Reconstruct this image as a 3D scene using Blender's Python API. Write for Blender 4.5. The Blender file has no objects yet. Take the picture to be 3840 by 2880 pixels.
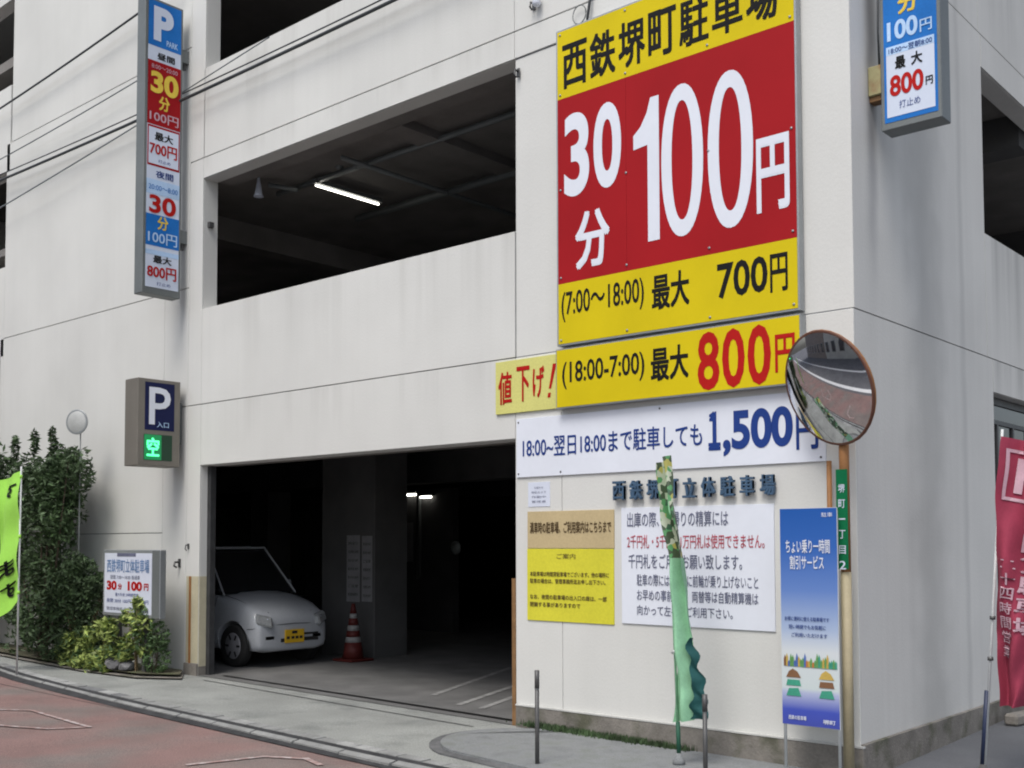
import bpy, bmesh, math, random
from mathutils import Vector, Matrix
random.seed(7)
R = math.radians
sc = bpy.context.scene
COL = sc.collection

# ------------------------------------------------------------------ camera
cam_d = bpy.data.cameras.new('camera')
cam = bpy.data.objects.new('camera', cam_d); COL.objects.link(cam)
cam_d.sensor_width = 36.0
cam_d.lens = 38.98
cam_d.shift_y = 0.1036
cam_d.clip_start = 0.05; cam_d.clip_end = 500
cam.matrix_world = (Matrix.Translation((3.2512, -7.3096, 1.52)) @ Matrix.Rotation(0.720054, 4, 'Z')
                    @ Matrix.Rotation(math.pi / 2 + 0.047656, 4, 'X') @ Matrix.Rotation(-0.0023585, 4, 'Z'))
sc.camera = cam

# ------------------------------------------------------------------ world, sun, exposure
SUN_EL, SUN_AZ = 58.0, 168.0          # overcast daylight; azimuth of the brightest sky, clockwise from +Y
world = bpy.data.worlds.new('World'); sc.world = world; world.use_nodes = True
nt = world.node_tree
sky = nt.nodes.new('ShaderNodeTexSky'); sky.sky_type = 'NISHITA'; sky.sun_disc = False
sky.sun_elevation = R(SUN_EL); sky.sun_rotation = R(SUN_AZ)
sky.air_density = 1.0; sky.dust_density = 3.0; sky.ozone_density = 1.5
bg = nt.nodes['Background']; bg.inputs['Strength'].default_value = 0.15
hs = nt.nodes.new('ShaderNodeHueSaturation'); hs.inputs['Saturation'].default_value = 0.55   # cloud veil: nearly grey sky
nt.links.new(sky.outputs[0], hs.inputs['Color']); nt.links.new(hs.outputs[0], bg.inputs['Color'])
sun_d = bpy.data.lights.new('sun', 'SUN'); sun_d.energy = 1.5; sun_d.angle = R(25); sun_d.color = (1.0, 0.96, 0.9)
sun = bpy.data.objects.new('sun', sun_d); COL.objects.link(sun)
az = R(SUN_AZ)
sdir = Vector((math.sin(az) * math.cos(R(SUN_EL)), math.cos(az) * math.cos(R(SUN_EL)), math.sin(R(SUN_EL))))
sun.rotation_euler = sdir.to_track_quat('Z', 'Y').to_euler()
sc.view_settings.view_transform = 'Standard'; sc.view_settings.look = 'None'
sc.view_settings.exposure = 0.36; sc.view_settings.gamma = 1.0
sc.view_settings.use_curve_mapping = False
sc.cycles.filter_width = 2.0
sc.cycles.max_bounces = 8

# ------------------------------------------------------------------ materials
def _n(t, ty, **k):
    n = t.nodes.new(ty)
    for a, b in k.items(): setattr(n, a, b)
    return n

def material(name, col, rough=0.7, var=0.12, scale=3.0, fine=0.05, fscale=60.0, streak=0.0, bump=0.0, bscale=80.0,
             metal=0.0, spec=0.4, dirt=None, emit=None, estr=1.0, trans=0.0, coat=0.0):
    m = bpy.data.materials.new(name); m.use_nodes = True
    t = m.node_tree; L = t.links.new
    b = t.nodes['Principled BSDF']
    b.inputs['Roughness'].default_value = rough; b.inputs['Metallic'].default_value = metal
    b.inputs['Specular IOR Level'].default_value = spec; b.inputs['Coat Weight'].default_value = coat
    geo = _n(t, 'ShaderNodeNewGeometry')
    pos = geo.outputs['Position']
    def noise(sc_, det=4, vec=pos):
        q = _n(t, 'ShaderNodeTexNoise'); q.inputs['Scale'].default_value = sc_; q.inputs['Detail'].default_value = det
        L(vec, q.inputs['Vector']); return q.outputs['Fac']
    def mrange(src, a, b_, c, d):
        q = _n(t, 'ShaderNodeMapRange'); L(src, q.inputs['Value'])
        for i, v in zip(('From Min', 'From Max', 'To Min', 'To Max'), (a, b_, c, d)): q.inputs[i].default_value = v
        return q.outputs['Result']
    def mul(a, b_):
        q = _n(t, 'ShaderNodeMath', operation='MULTIPLY'); L(a, q.inputs[0])
        if isinstance(b_, float): q.inputs[1].default_value = b_
        else: L(b_, q.inputs[1])
        return q.outputs[0]
    f = mrange(noise(scale), 0.3, 0.7, 1 - var, 1 + var)
    f = mul(f, mrange(noise(fscale, 2), 0.3, 0.7, 1 - fine, 1 + fine))
    if streak:
        mp = _n(t, 'ShaderNodeMapping'); mp.inputs['Scale'].default_value = (5.0, 5.0, 0.22); L(pos, mp.inputs['Vector'])
        f = mul(f, mrange(noise(1.0, 5, mp.outputs[0]), 0.42, 0.72, 1.0, 1 - streak))
        mp2 = _n(t, 'ShaderNodeMapping'); mp2.inputs['Scale'].default_value = (13.0, 13.0, 0.35); L(pos, mp2.inputs['Vector'])
        f = mul(f, mrange(noise(1.0, 3, mp2.outputs[0]), 0.5, 0.75, 1.0, 1 - streak * 0.6))
    rgb = _n(t, 'ShaderNodeRGB'); rgb.outputs[0].default_value = (*col, 1)
    cout = rgb.outputs[0]
    if dirt:
        dc, dscale, lo, hi, amt = dirt
        mx = _n(t, 'ShaderNodeMix', data_type='RGBA')
        L(mrange(noise(dscale, 6), lo, hi, 0.0, amt), mx.inputs['Factor'])
        L(cout, mx.inputs['A']); mx.inputs['B'].default_value = (*dc, 1); cout = mx.outputs['Result']
    vm = _n(t, 'ShaderNodeVectorMath', operation='SCALE'); L(cout, vm.inputs[0]); L(f, vm.inputs['Scale'])
    m['_f'] = 1
    L(vm.outputs[0], b.inputs['Base Color'])
    if bump:
        bp = _n(t, 'ShaderNodeBump'); bp.inputs['Strength'].default_value = bump; bp.inputs['Distance'].default_value = 0.01
        L(noise(bscale, 5), bp.inputs['Height']); L(bp.outputs[0], b.inputs['Normal'])
    if emit:
        b.inputs['Emission Color'].default_value = (*emit, 1); b.inputs['Emission Strength'].default_value = estr
    if trans: b.inputs['Transmission Weight'].default_value = trans
    return m

def glow_mat(name, col, strength):
    m = bpy.data.materials.new(name); m.use_nodes = True
    b = m.node_tree.nodes['Principled BSDF']; b.inputs['Base Color'].default_value = (*col, 1)
    b.inputs['Emission Color'].default_value = (*col, 1); b.inputs['Emission Strength'].default_value = strength
    return m

M = {}
M['wall'] = material('painted_concrete', (0.625, 0.625, 0.60), 0.85, 0.06, 0.7, 0.03, 90, streak=0.02, bump=0.15, bscale=45, spec=0.2)
M['wall_side'] = material('painted_concrete_side', (0.64, 0.63, 0.60), 0.85, 0.07, 0.7, 0.03, 90, streak=0.04, bump=0.15, bscale=45, spec=0.2)
M['sealant'] = material('joint_sealant', (0.17, 0.175, 0.18), 0.9, 0.2, 8)
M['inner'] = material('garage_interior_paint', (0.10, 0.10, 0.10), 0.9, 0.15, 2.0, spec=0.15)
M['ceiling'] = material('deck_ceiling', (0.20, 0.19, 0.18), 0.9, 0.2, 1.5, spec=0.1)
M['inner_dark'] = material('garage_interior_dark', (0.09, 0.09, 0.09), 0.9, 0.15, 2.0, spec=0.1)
M['plinth'] = material('plinth_concrete', (0.20, 0.185, 0.165), 0.9, 0.18, 5, 0.1, 50, bump=0.5, bscale=60,
                       dirt=((0.06, 0.065, 0.035), 4.0, 0.5, 0.68, 0.75))
M['ledge_highlight'] = material('plinth_ledge', (0.5, 0.5, 0.48), 0.8)  # pale colour paints in the highlight along the plinth's top edge
M['pave'] = material('pavement_concrete', (0.28, 0.29, 0.275), 0.9, 0.14, 1.3, 0.22, 90, bump=0.5, bscale=120,
                     dirt=((0.13, 0.14, 0.135), 2.2, 0.52, 0.75, 0.6))
M['pave_dark'] = material('side_street_asphalt', (0.115, 0.12, 0.13), 0.92, 0.12, 2.0, 0.2, 150, bump=0.6, bscale=160)
M['island'] = material('island_concrete', (0.21, 0.22, 0.225), 0.9, 0.2, 5, 0.15, 90, bump=0.6, bscale=90,
                       dirt=((0.09, 0.10, 0.08), 5.0, 0.5, 0.7, 0.5))
M['island_edge'] = material('island_edge', (0.11, 0.112, 0.115), 0.9, 0.3, 6, 0.2, 60)
M['kerb'] = material('kerb_stone', (0.25, 0.255, 0.25), 0.9, 0.2, 6, 0.1, 80, bump=0.5)
M['gutter_dark'] = material('gutter_grime', (0.035, 0.036, 0.038), 0.9, 0.3, 8)
M['red_road'] = material('red_asphalt', (0.235, 0.150, 0.138), 0.9, 0.12, 1.8, 0.30, 110, bump=0.6, bscale=170,
                         dirt=((0.18, 0.16, 0.148), 1.1, 0.42, 0.66, 0.85))
M['asphalt'] = material('grey_asphalt', (0.13, 0.13, 0.14), 0.92, 0.15, 1.5, 0.25, 150, bump=0.6, bscale=170)
M['roadpaint'] = material('worn_road_paint', (0.48, 0.42, 0.41), 0.85, 0.1, 9, 0.2, 90, dirt=((0.29, 0.19, 0.175), 11.0, 0.36, 0.56, 0.97))
M['roadpaint2'] = material('fresh_road_paint', (0.75, 0.75, 0.74), 0.8, 0.05, 9)
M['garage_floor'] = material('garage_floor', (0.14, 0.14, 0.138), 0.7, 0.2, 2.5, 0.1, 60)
M['floor_line'] = material('floor_line_paint', (0.27, 0.27, 0.265), 0.8, 0.3, 9)
M['yellow'] = material('yellow_sheet', (0.62, 0.49, 0.008), 0.6, 0.07, 1.5, 0.01, spec=0.12)
M['red'] = material('red_sheet', (0.33, 0.010, 0.014), 0.6, 0.10, 1.0, 0.01, spec=0.12)
M['white'] = material('white_sheet', (0.70, 0.73, 0.80), 0.5, 0.03, 2, 0.01, 20, spec=0.12)
M['white2'] = material('white_sheet_cool', (0.62, 0.66, 0.76), 0.5, 0.04, 2, 0.01, 20, spec=0.12)
M['black'] = material('black_print', (0.012, 0.012, 0.012), 0.5, 0.05, 3, spec=0.12)
M['redprint'] = material('red_print', (0.42, 0.012, 0.01), 0.5, 0.05, 3, spec=0.12)
M['navy'] = material('navy_print', (0.02, 0.05, 0.22), 0.5, 0.05, 3, spec=0.12)
M['greyprint'] = material('grey_print', (0.14, 0.15, 0.22), 0.5, 0.2, 9, spec=0.12)
M['pinkred'] = material('faded_red_print', (0.45, 0.09, 0.12), 0.5, 0.2, 9, spec=0.12)
M['paleyellow'] = material('pale_yellow_sheet', (0.62, 0.60, 0.20), 0.5, 0.04, 2, spec=0.12)
M['tan'] = material('tan_sheet', (0.50, 0.40, 0.23), 0.6, 0.06, 2, spec=0.12)
M['noteyellow'] = material('notice_yellow', (0.62, 0.58, 0.05), 0.55, 0.06, 2, spec=0.12)
M['brownprint'] = material('brown_print', (0.09, 0.06, 0.03), 0.6, spec=0.12)
M['steel'] = material('aluminium_frame', (0.34, 0.36, 0.37), 0.45, 0.08, 4, metal=0.5)
M['casing'] = material('grey_sign_casing', (0.16, 0.175, 0.175), 0.5, 0.08, 3, metal=0.2)
M['casing_brown'] = material('taupe_sign_casing', (0.19, 0.175, 0.15), 0.5, 0.08, 3, metal=0.2)
M['steel_dark'] = material('dark_steel', (0.10, 0.10, 0.10), 0.5, 0.15, 6, metal=0.4)
M['rust'] = material('rusty_paint', (0.22, 0.12, 0.05), 0.7, 0.25, 9)
M['beigepole'] = material('beige_pole_paint', (0.36, 0.31, 0.20), 0.6, 0.12, 5)
M['orangepole'] = material('orange_pole_paint', (0.30, 0.14, 0.05), 0.6, 0.15, 6)
M['green_plate'] = material('green_plate', (0.005, 0.13, 0.05), 0.5, spec=0.12)
M['blue_bright'] = material('sign_blue', (0.02, 0.16, 0.50), 0.4, spec=0.12)
M['signwhite'] = material('sign_white', (0.60, 0.66, 0.78), 0.5, 0.04, 2, 0.01, 20, spec=0.12)
M['signskyprint'] = material('sign_pale_blue_print', (0.45, 0.62, 0.85), 0.4, spec=0.12)
M['signyellow'] = material('sign_yellow_print', (0.75, 0.55, 0.08), 0.4, spec=0.12)
M['navy_panel'] = material('navy_panel', (0.012, 0.016, 0.065), 0.35, spec=0.12)
M['ledglow'] = glow_mat('green_led', (0.10, 1.0, 0.38), 1.3)
M['ledpanel'] = material('led_panel', (0.01, 0.05, 0.025), 0.3)
M['ledhalo'] = material('led_screen_lit', (0.01, 0.12, 0.05), 0.3, emit=(0.0, 0.35, 0.09), estr=0.35)
M['tube'] = glow_mat('lit_fluorescent_tube', (1.0, 0.95, 0.85), 5.0)
M['leaf_dark'] = material('dark_leaf', (0.055, 0.090, 0.040), 0.6, 0.6, 5, 0.3, 30, spec=0.3)
M['leaf_mid'] = material('mid_leaf', (0.075, 0.13, 0.05), 0.55, 0.5, 7, 0.3, 30, spec=0.3)
M['leaf_light'] = material('yellow_green_leaf', (0.25, 0.31, 0.085), 0.55, 0.6, 14, 0.3, 30, spec=0.3)
M['bark'] = material('bark', (0.08, 0.06, 0.045), 0.9, 0.3, 20)
M['dry'] = material('dry_stem', (0.22, 0.16, 0.09), 0.9, 0.3, 20)
M['soil'] = material('mossy_soil', (0.09, 0.085, 0.055), 0.95, 0.3, 6, 0.2, 60, bump=0.8, dirt=((0.05, 0.075, 0.025), 3.0, 0.45, 0.6, 0.9))
M['stone'] = material('garden_stone', (0.16, 0.16, 0.165), 0.9, 0.25, 12, bump=0.8)
M['car'] = material('white_car_paint', (0.40, 0.42, 0.45), 0.3, 0.03, 2, coat=0.5)
M['glass_dark'] = material('tinted_glass', (0.012, 0.013, 0.015), 0.08, 0.0, 1, spec=0.6)
M['rubber'] = material('tyre_rubber', (0.018, 0.018, 0.018), 0.85)
M['hubcap'] = material('wheel_cover', (0.30, 0.30, 0.32), 0.45, metal=0.3)
M['plate'] = material('yellow_number_plate', (0.62, 0.38, 0.02), 0.5)
M['lens'] = material('lamp_lens', (0.55, 0.58, 0.6), 0.1, 0.1, 30, metal=0.6)
M['amber'] = material('amber_lens', (0.6, 0.25, 0.05), 0.2)
M['cone'] = material('red_cone_plastic', (0.085, 0.012, 0.010), 0.6)
M['whiteband'] = material('reflective_band', (0.26, 0.26, 0.26), 0.5)
M['lime'] = material('lime_cloth', (0.36, 0.74, 0.10), 0.8, 0.05, 4)
M['greencloth'] = material('green_cloth', (0.25, 0.50, 0.31), 0.75, 0.12, 9)
M['pinkcloth'] = material('maroon_cloth', (0.30, 0.035, 0.07), 0.8, 0.15, 5)
M['pinkprint'] = material('pale_pink_print', (0.55, 0.36, 0.42), 0.8)
M['whitepole'] = material('white_pole', (0.6, 0.62, 0.62), 0.5)
M['wire'] = material('cable_sheath', (0.05, 0.055, 0.06), 0.7)
M['wire_thin'] = material('thin_cable_sheath', (0.16, 0.18, 0.19), 0.7)
M['yellowbox'] = material('yellowed_box', (0.34, 0.31, 0.16), 0.7, dirt=((0.25, 0.12, 0.06), 9.0, 0.5, 0.7, 0.7))
M['cream'] = material('cream_guard', (0.50, 0.46, 0.33), 0.6, 0.08, 4)
M['mirror'] = material('mirror_steel', (0.70, 0.71, 0.74), 0.03, 0.0, 1, metal=1.0)
M['mirror_rim'] = material('mirror_rim', (0.13, 0.055, 0.035), 0.5)
M['far_wall'] = material('far_building_render', (0.48, 0.48, 0.47), 0.9, 0.08, 1)
M['far_glass'] = material('far_window_glass', (0.03, 0.035, 0.045), 0.15, spec=0.6)
M['far_brown'] = material('far_building_brown', (0.26, 0.22, 0.20), 0.9, 0.12, 2)
M['pale_glass'] = material('wall_reflection_glass', (0.46, 0.47, 0.46), 0.5, 0.1, 6, metal=0.1)  # wall's pale reflection in the round garden mirror, put into the base colour
M['pale_paper'] = material('pale_paper', (0.24, 0.24, 0.25), 0.7, 0.1, 6)

# stains with a shape of their own on the painted side wall
def add_stain(m, y0, wy, z_lo, z_hi, amt, tint, nscale=2.5):
    t = m.node_tree; L = t.links.new
    b = t.nodes['Principled BSDF']; src = b.inputs['Base Color'].links[0].from_socket
    geo = _n(t, 'ShaderNodeNewGeometry'); sp = _n(t, 'ShaderNodeSeparateXYZ')
    nz = _n(t, 'ShaderNodeTexNoise'); nz.inputs['Scale'].default_value = nscale
    L(geo.outputs['Position'], nz.inputs['Vector'])
    ad = _n(t, 'ShaderNodeVectorMath', operation='MULTIPLY_ADD'); L(nz.outputs['Color'], ad.inputs[0])
    ad.inputs[1].default_value = (wy * 0.9,) * 3; L(geo.outputs['Position'], ad.inputs[2]); L(ad.outputs[0], sp.inputs[0])
    s = _n(t, 'ShaderNodeMath', operation='SUBTRACT'); L(sp.outputs['Y'], s.inputs[0]); s.inputs[1].default_value = y0 + wy * 0.45
    a = _n(t, 'ShaderNodeMath', operation='ABSOLUTE'); L(s.outputs[0], a.inputs[0])
    r = _n(t, 'ShaderNodeMapRange', interpolation_type='SMOOTHSTEP'); L(a.outputs[0], r.inputs['Value'])
    for i, v in zip(('From Min', 'From Max', 'To Min', 'To Max'), (0, wy, amt, 0)): r.inputs[i].default_value = v
    z = _n(t, 'ShaderNodeMapRange', interpolation_type='SMOOTHSTEP'); L(sp.outputs['Z'], z.inputs['Value'])
    for i, v in zip(('From Min', 'From Max', 'To Min', 'To Max'), (z_lo, z_hi, 0, 1)): z.inputs[i].default_value = v
    mu = _n(t, 'ShaderNodeMath', operation='MULTIPLY'); L(r.outputs[0], mu.inputs[0]); L(z.outputs[0], mu.inputs[1])
    mx = _n(t, 'ShaderNodeMix', data_type='RGBA'); L(mu.outputs[0], mx.inputs['Factor']); L(src, mx.inputs['A'])
    mx.inputs['B'].default_value = (*tint, 1); L(mx.outputs['Result'], b.inputs['Base Color'])
add_stain(M['wall_side'], 0.36, 0.13, 3.0, 4.7, 0.65, (0.22, 0.22, 0.24))
add_stain(M['wall_side'], 1.35, 0.55, -3.0, 1.0, 0.38, (0.27, 0.27, 0.26))
add_stain(M['wall_side'], 2.15, 0.10, -3.0, 1.0, 0.22, (0.24, 0.24, 0.24))

def add_drips(m, sills, amt, tint, axis, lo, hi):
    t = m.node_tree; L = t.links.new
    b = t.nodes['Principled BSDF']; src = b.inputs['Base Color'].links[0].from_socket
    geo = _n(t, 'ShaderNodeNewGeometry'); sp = _n(t, 'ShaderNodeSeparateXYZ'); L(geo.outputs['Position'], sp.inputs[0])
    mp = _n(t, 'ShaderNodeMapping'); mp.inputs['Scale'].default_value = (3.2, 3.2, 0.12); L(geo.outputs['Position'], mp.inputs['Vector'])
    nz = _n(t, 'ShaderNodeTexNoise'); nz.inputs['Scale'].default_value = 1.0; nz.inputs['Detail'].default_value = 7; nz.inputs['Roughness'].default_value = 0.65; L(mp.outputs[0], nz.inputs['Vector'])
    k = _n(t, 'ShaderNodeMapRange'); L(nz.outputs['Fac'], k.inputs['Value'])
    for i, v in zip(('From Min', 'From Max', 'To Min', 'To Max'), (0.48, 0.72, 0, amt)): k.inputs[i].default_value = v
    tot = None
    for z0, ln in sills:
        a = _n(t, 'ShaderNodeMapRange'); L(sp.outputs['Z'], a.inputs['Value'])
        for i, v in zip(('From Min', 'From Max', 'To Min', 'To Max'), (z0 - ln, z0, 0, 1)): a.inputs[i].default_value = v
        c = _n(t, 'ShaderNodeMath', operation='LESS_THAN'); L(sp.outputs['Z'], c.inputs[0]); c.inputs[1].default_value = z0 + 0.001
        d = _n(t, 'ShaderNodeMath', operation='MULTIPLY'); L(a.outputs[0], d.inputs[0]); L(c.outputs[0], d.inputs[1])
        if tot is None: tot = d.outputs[0]
        else:
            e = _n(t, 'ShaderNodeMath', operation='MAXIMUM'); L(tot, e.inputs[0]); L(d.outputs[0], e.inputs[1]); tot = e.outputs[0]
    g1 = _n(t, 'ShaderNodeMath', operation='GREATER_THAN'); L(sp.outputs[axis], g1.inputs[0]); g1.inputs[1].default_value = lo
    g2 = _n(t, 'ShaderNodeMath', operation='LESS_THAN'); L(sp.outputs[axis], g2.inputs[0]); g2.inputs[1].default_value = hi
    g3 = _n(t, 'ShaderNodeMath', operation='MULTIPLY'); L(g1.outputs[0], g3.inputs[0]); L(g2.outputs[0], g3.inputs[1])
    g4 = _n(t, 'ShaderNodeMath', operation='MULTIPLY'); L(g3.outputs[0], g4.inputs[0]); L(tot, g4.inputs[1])
    mu = _n(t, 'ShaderNodeMath', operation='MULTIPLY'); L(g4.outputs[0], mu.inputs[0]); L(k.outputs[0], mu.inputs[1])
    mx = _n(t, 'ShaderNodeMix', data_type='RGBA'); L(mu.outputs[0], mx.inputs['Factor']); L(src, mx.inputs['A'])
    mx.inputs['B'].default_value = (*tint, 1); L(mx.outputs['Result'], b.inputs['Base Color'])
add_drips(M['wall'], ((4.285, 1.0), (7.165, 1.1), (3.15, 0.5), (6.08, 0.25)), 0.38, (0.36, 0.355, 0.33), 'X', -8.0, -3.12)
add_drips(M['wall_side'], ((4.265, 1.2), (7.165, 1.2), (3.15, 0.6)), 0.6, (0.28, 0.28, 0.27), 'Y', 2.76, 99)

# ------------------------------------------------------------------ helpers
def tag(o, label=None, cat=None, group=None, kind=None):
    if label: o['label'] = label
    if cat: o['category'] = cat
    if group: o['group'] = group
    if kind: o['kind'] = kind
    return o
def thing(name, label, cat, loc=(0, 0, 0), rz=0.0, group=None):
    o = bpy.data.objects.new(name, None); COL.objects.link(o)
    o.empty_display_size = 0.1; o.location = loc; o.rotation_euler = (0, 0, rz)
    return tag(o, label, cat, group)
def obj(name, bm, mat, parent=None, smooth=False):
    me = bpy.data.meshes.new(name)
    bmesh.ops.recalc_face_normals(bm, faces=bm.faces[:])
    bm.to_mesh(me); bm.free()
    me.materials.append(M[mat] if isinstance(mat, str) else mat)
    if smooth:
        for p in me.polygons: p.use_smooth = True
    o = bpy.data.objects.new(name, me); COL.objects.link(o)
    if parent: o.parent = parent
    return o
def addbox(bm, x0, x1, y0, y1, z0, z1, bev=0.0):
    vs = [bm.verts.new((x, y, z)) for x in (x0, x1) for y in (y0, y1) for z in (z0, z1)]
    fs = []
    for a in ((0, 1, 3, 2), (4, 6, 7, 5), (0, 4, 5, 1), (2, 3, 7, 6), (0, 2, 6, 4), (1, 5, 7, 3)):
        fs.append(bm.faces.new([vs[i] for i in a]))
    if bev:
        es = list({e for f in fs for e in f.edges})
        bmesh.ops.bevel(bm, geom=es, offset=bev, segments=1, affect='EDGES')
def box(name, x0, x1, y0, y1, z0, z1, mat, parent=None, bev=0.0):
    bm = bmesh.new(); addbox(bm, x0, x1, y0, y1, z0, z1, bev); return obj(name, bm, mat, parent)
def boxes(name, lst, mat, parent=None, bev=0.0):
    bm = bmesh.new()
    for b in lst: addbox(bm, *b, bev)
    return obj(name, bm, mat, parent)
def addtube(bm, pts, r, seg=8, r1=None, cap=True):
    rings = []; n = len(pts)
    pts = [Vector(p) for p in pts]
    for i, p in enumerate(pts):
        d = (pts[min(i + 1, n - 1)] - pts[max(i - 1, 0)]).normalized()
        u = d.cross(Vector((0, 0, 1)) if abs(d.z) < 0.95 else Vector((1, 0, 0))).normalized(); v = d.cross(u)
        rr = r if r1 is None else r + (r1 - r) * i / (n - 1)
        rings.append([bm.verts.new(p + (u * math.cos(2 * math.pi * k / seg) + v * math.sin(2 * math.pi * k / seg)) * rr) for k in range(seg)])
    for a, b in zip(rings, rings[1:]):
        for k in range(seg): bm.faces.new((a[k], a[(k + 1) % seg], b[(k + 1) % seg], b[k]))
    if cap: bm.faces.new(rings[0][::-1]); bm.faces.new(rings[-1])
def tube(name, pts, r, mat, parent=None, seg=8, r1=None):
    bm = bmesh.new(); addtube(bm, pts, r, seg, r1); return obj(name, bm, mat, parent, True)
def lathe(name, prof, mat, parent=None, seg=24, mw=None, smooth=True):
    bm = bmesh.new(); rings = []
    for r, z in prof:
        rings.append([bm.verts.new((r * math.cos(2 * math.pi * k / seg), r * math.sin(2 * math.pi * k / seg), z)) for k in range(seg)])
    for a, b in zip(rings, rings[1:]):
        for k in range(seg): bm.faces.new((a[k], a[(k + 1) % seg], b[(k + 1) % seg], b[k]))
    bm.faces.new(rings[0]); bm.faces.new(rings[-1])
    bmesh.ops.remove_doubles(bm, verts=bm.verts[:], dist=1e-5)
    if mw is not None: bmesh.ops.transform(bm, matrix=mw, verts=bm.verts[:])
    return obj(name, bm, mat, parent, smooth)

# plane mappings: (u, v, out) -> point.  front = a surface facing -Y, side = one facing +X
def front(y): return lambda u, v, w: (u, y - w, v)
def side(x): return lambda u, v, w: (x + w, u, v)
TEXTS = []
def text(parent, s, mp, u0, u1, v0, v1, mat, bold=0.02, w=0.003, name='lettering', depth=0.0):
    if s in ('一', '二'):
        k_ = 0.42 if s == '一' else 0.15; v0, v1 = v0 + (v1 - v0) * k_, v1 - (v1 - v0) * k_
    TEXTS.append((parent, s, mp, u0, u1, v0, v1, mat, bold, w, name, depth))
def build_texts():
    tmp = []
    for q in TEXTS:
        cjk = any(ord(ch) > 0x2fff for ch in q[1])
        cu = bpy.data.curves.new('t', 'FONT'); cu.body = q[1]; cu.offset = 0.0 if cjk else q[8]; cu.resolution_u = 8 if (not cjk and q[8] > 0.025) else 3
        cu.align_x = 'CENTER' if '\n' in q[1] else 'LEFT'
        if '\n' in q[1]: cu.space_line = 0.78
        cu.extrude = 0.05 if q[11] else 0.0
        o = bpy.data.objects.new('t', cu); COL.objects.link(o); tmp.append(o)
    bpy.context.view_layer.update()
    dg = bpy.context.evaluated_depsgraph_get()
    for o, (par, s, mp, u0, u1, v0, v1, mat, bold, w, name, depth) in zip(tmp, TEXTS):
        me = bpy.data.meshes.new_from_object(o.evaluated_get(dg))
        if not me.vertices:
            print('NO TEXT', s); continue
        xs = [v.co.x for v in me.vertices]; ys = [v.co.y for v in me.vertices]
        a, b, c, d = min(xs), max(xs), min(ys), max(ys)
        if any(ord(ch) > 0x2fff for ch in s) and bold > 0.005:
            # heavier strokes: the thin glyph repeated a hair apart (each copy a fraction of a millimetre higher)
            co = [v.co.copy() for v in me.vertices]; fc = [tuple(p_.vertices) for p_ in me.polygons]; nv = []; nf = []
            for k, (dx, dy) in enumerate(((-1, -1), (1, -1), (-1, 1), (1, 1), (0, 0))):
                o0 = len(nv); nv += [c_ + Vector((dx * bold * .75, dy * bold * .55, k * 0.0003 if not depth else k * 0.0015)) for c_ in co]; nf += [tuple(i_ + o0 for i_ in f_) for f_ in fc]
            me = bpy.data.meshes.new(name); me.from_pydata(nv, [], nf)
            a -= bold * .75; b += bold * .75; c -= bold * .55; d += bold * .55
        for v in me.vertices:
            u = u0 + (v.co.x - a) / max(b - a, 1e-6) * (u1 - u0); vv = v0 + (v.co.y - c) / max(d - c, 1e-6) * (v1 - v0)
            v.co = mp(u, vv, w + (v.co.z + 0.05) / 0.1 * depth if depth else w + min(v.co.z, 0.002))
        me.materials.clear(); me.materials.append(M[mat]); me.name = name
        t = bpy.data.objects.new(name, me); COL.objects.link(t); t.parent = par
        if par: t.matrix_parent_inverse = Matrix.Identity(4)
    for o in tmp:
        c = o.data; bpy.data.objects.remove(o); bpy.data.curves.remove(c)
def panel_on(name, mp, u0, u1, v0, v1, mat, parent, w0=0.0, w1=0.003, bev=0.0):
    bm = bmesh.new(); vs = [bm.verts.new(mp(u, v, w)) for u in (u0, u1) for v in (v0, v1) for w in (w0, w1)]
    for a in ((0, 1, 3, 2), (4, 6, 7, 5), (0, 4, 5, 1), (2, 3, 7, 6), (0, 2, 6, 4), (1, 5, 7, 3)): bm.faces.new([vs[i] for i in a])
    return obj(name, bm, mat, parent)

# ------------------------------------------------------------------ ground
def g(x, y=0.0):
    z = -0.10 - 0.0115 * max(min(x, 0.0), -12.0)
    if x > -0.3 and y > 0: z += 0.02 * min(y, 6)
    return z
def sheet(name, poly, dz, mat, kind='structure', step=None, parent=None):
    """a polygon laid on the sloping ground, dz above it"""
    bm = bmesh.new(); bm.faces.new([bm.verts.new((x, y, 0)) for x, y in poly])
    xs = [p[0] for p in poly]; ys = [p[1] for p in poly]
    if step:
        for ax, lo, hi in ((0, min(xs), max(xs)), (1, min(ys), max(ys))):
            k = math.floor(lo / step) * step + step
            while k < hi:
                co = [0, 0, 0]; co[ax] = k; no = [0, 0, 0]; no[ax] = 1
                bmesh.ops.bisect_plane(bm, geom=bm.verts[:] + bm.edges[:] + bm.faces[:], plane_co=co, plane_no=no)
                k += step
    for v in bm.verts: v.co.z = g(v.co.x, v.co.y) + dz
    o = obj(name, bm, mat, parent)
    if kind: o['kind'] = kind
    return o
sheet('ground', [(-150, -150), (150, -150), (150, 150), (-150, 150)], -0.09, 'asphalt', step=12)
road = sheet('road', [(-60, -3.70), (4.5, -3.70), (4.5, -1.70), (-60, -1.70)], -0.05, 'red_road', step=0.5)
kerb_line = [(-16, -0.75), (-13, -0.92), (-10.65, -1.14), (-9.4, -1.32), (-8.0, -1.44), (-6.6, -1.52), (-5.0, -1.575), (-3.3, -1.63), (-1.5, -1.66), (1.5, -1.68)]
def kerb_y(x):
    for (a, b), (c, d) in zip(kerb_line, kerb_line[1:]):
        if a <= x <= c: return b + (d - b) * (x - a) / (c - a)
    return kerb_line[0][1] if x < kerb_line[0][0] else kerb_line[-1][1]
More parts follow.
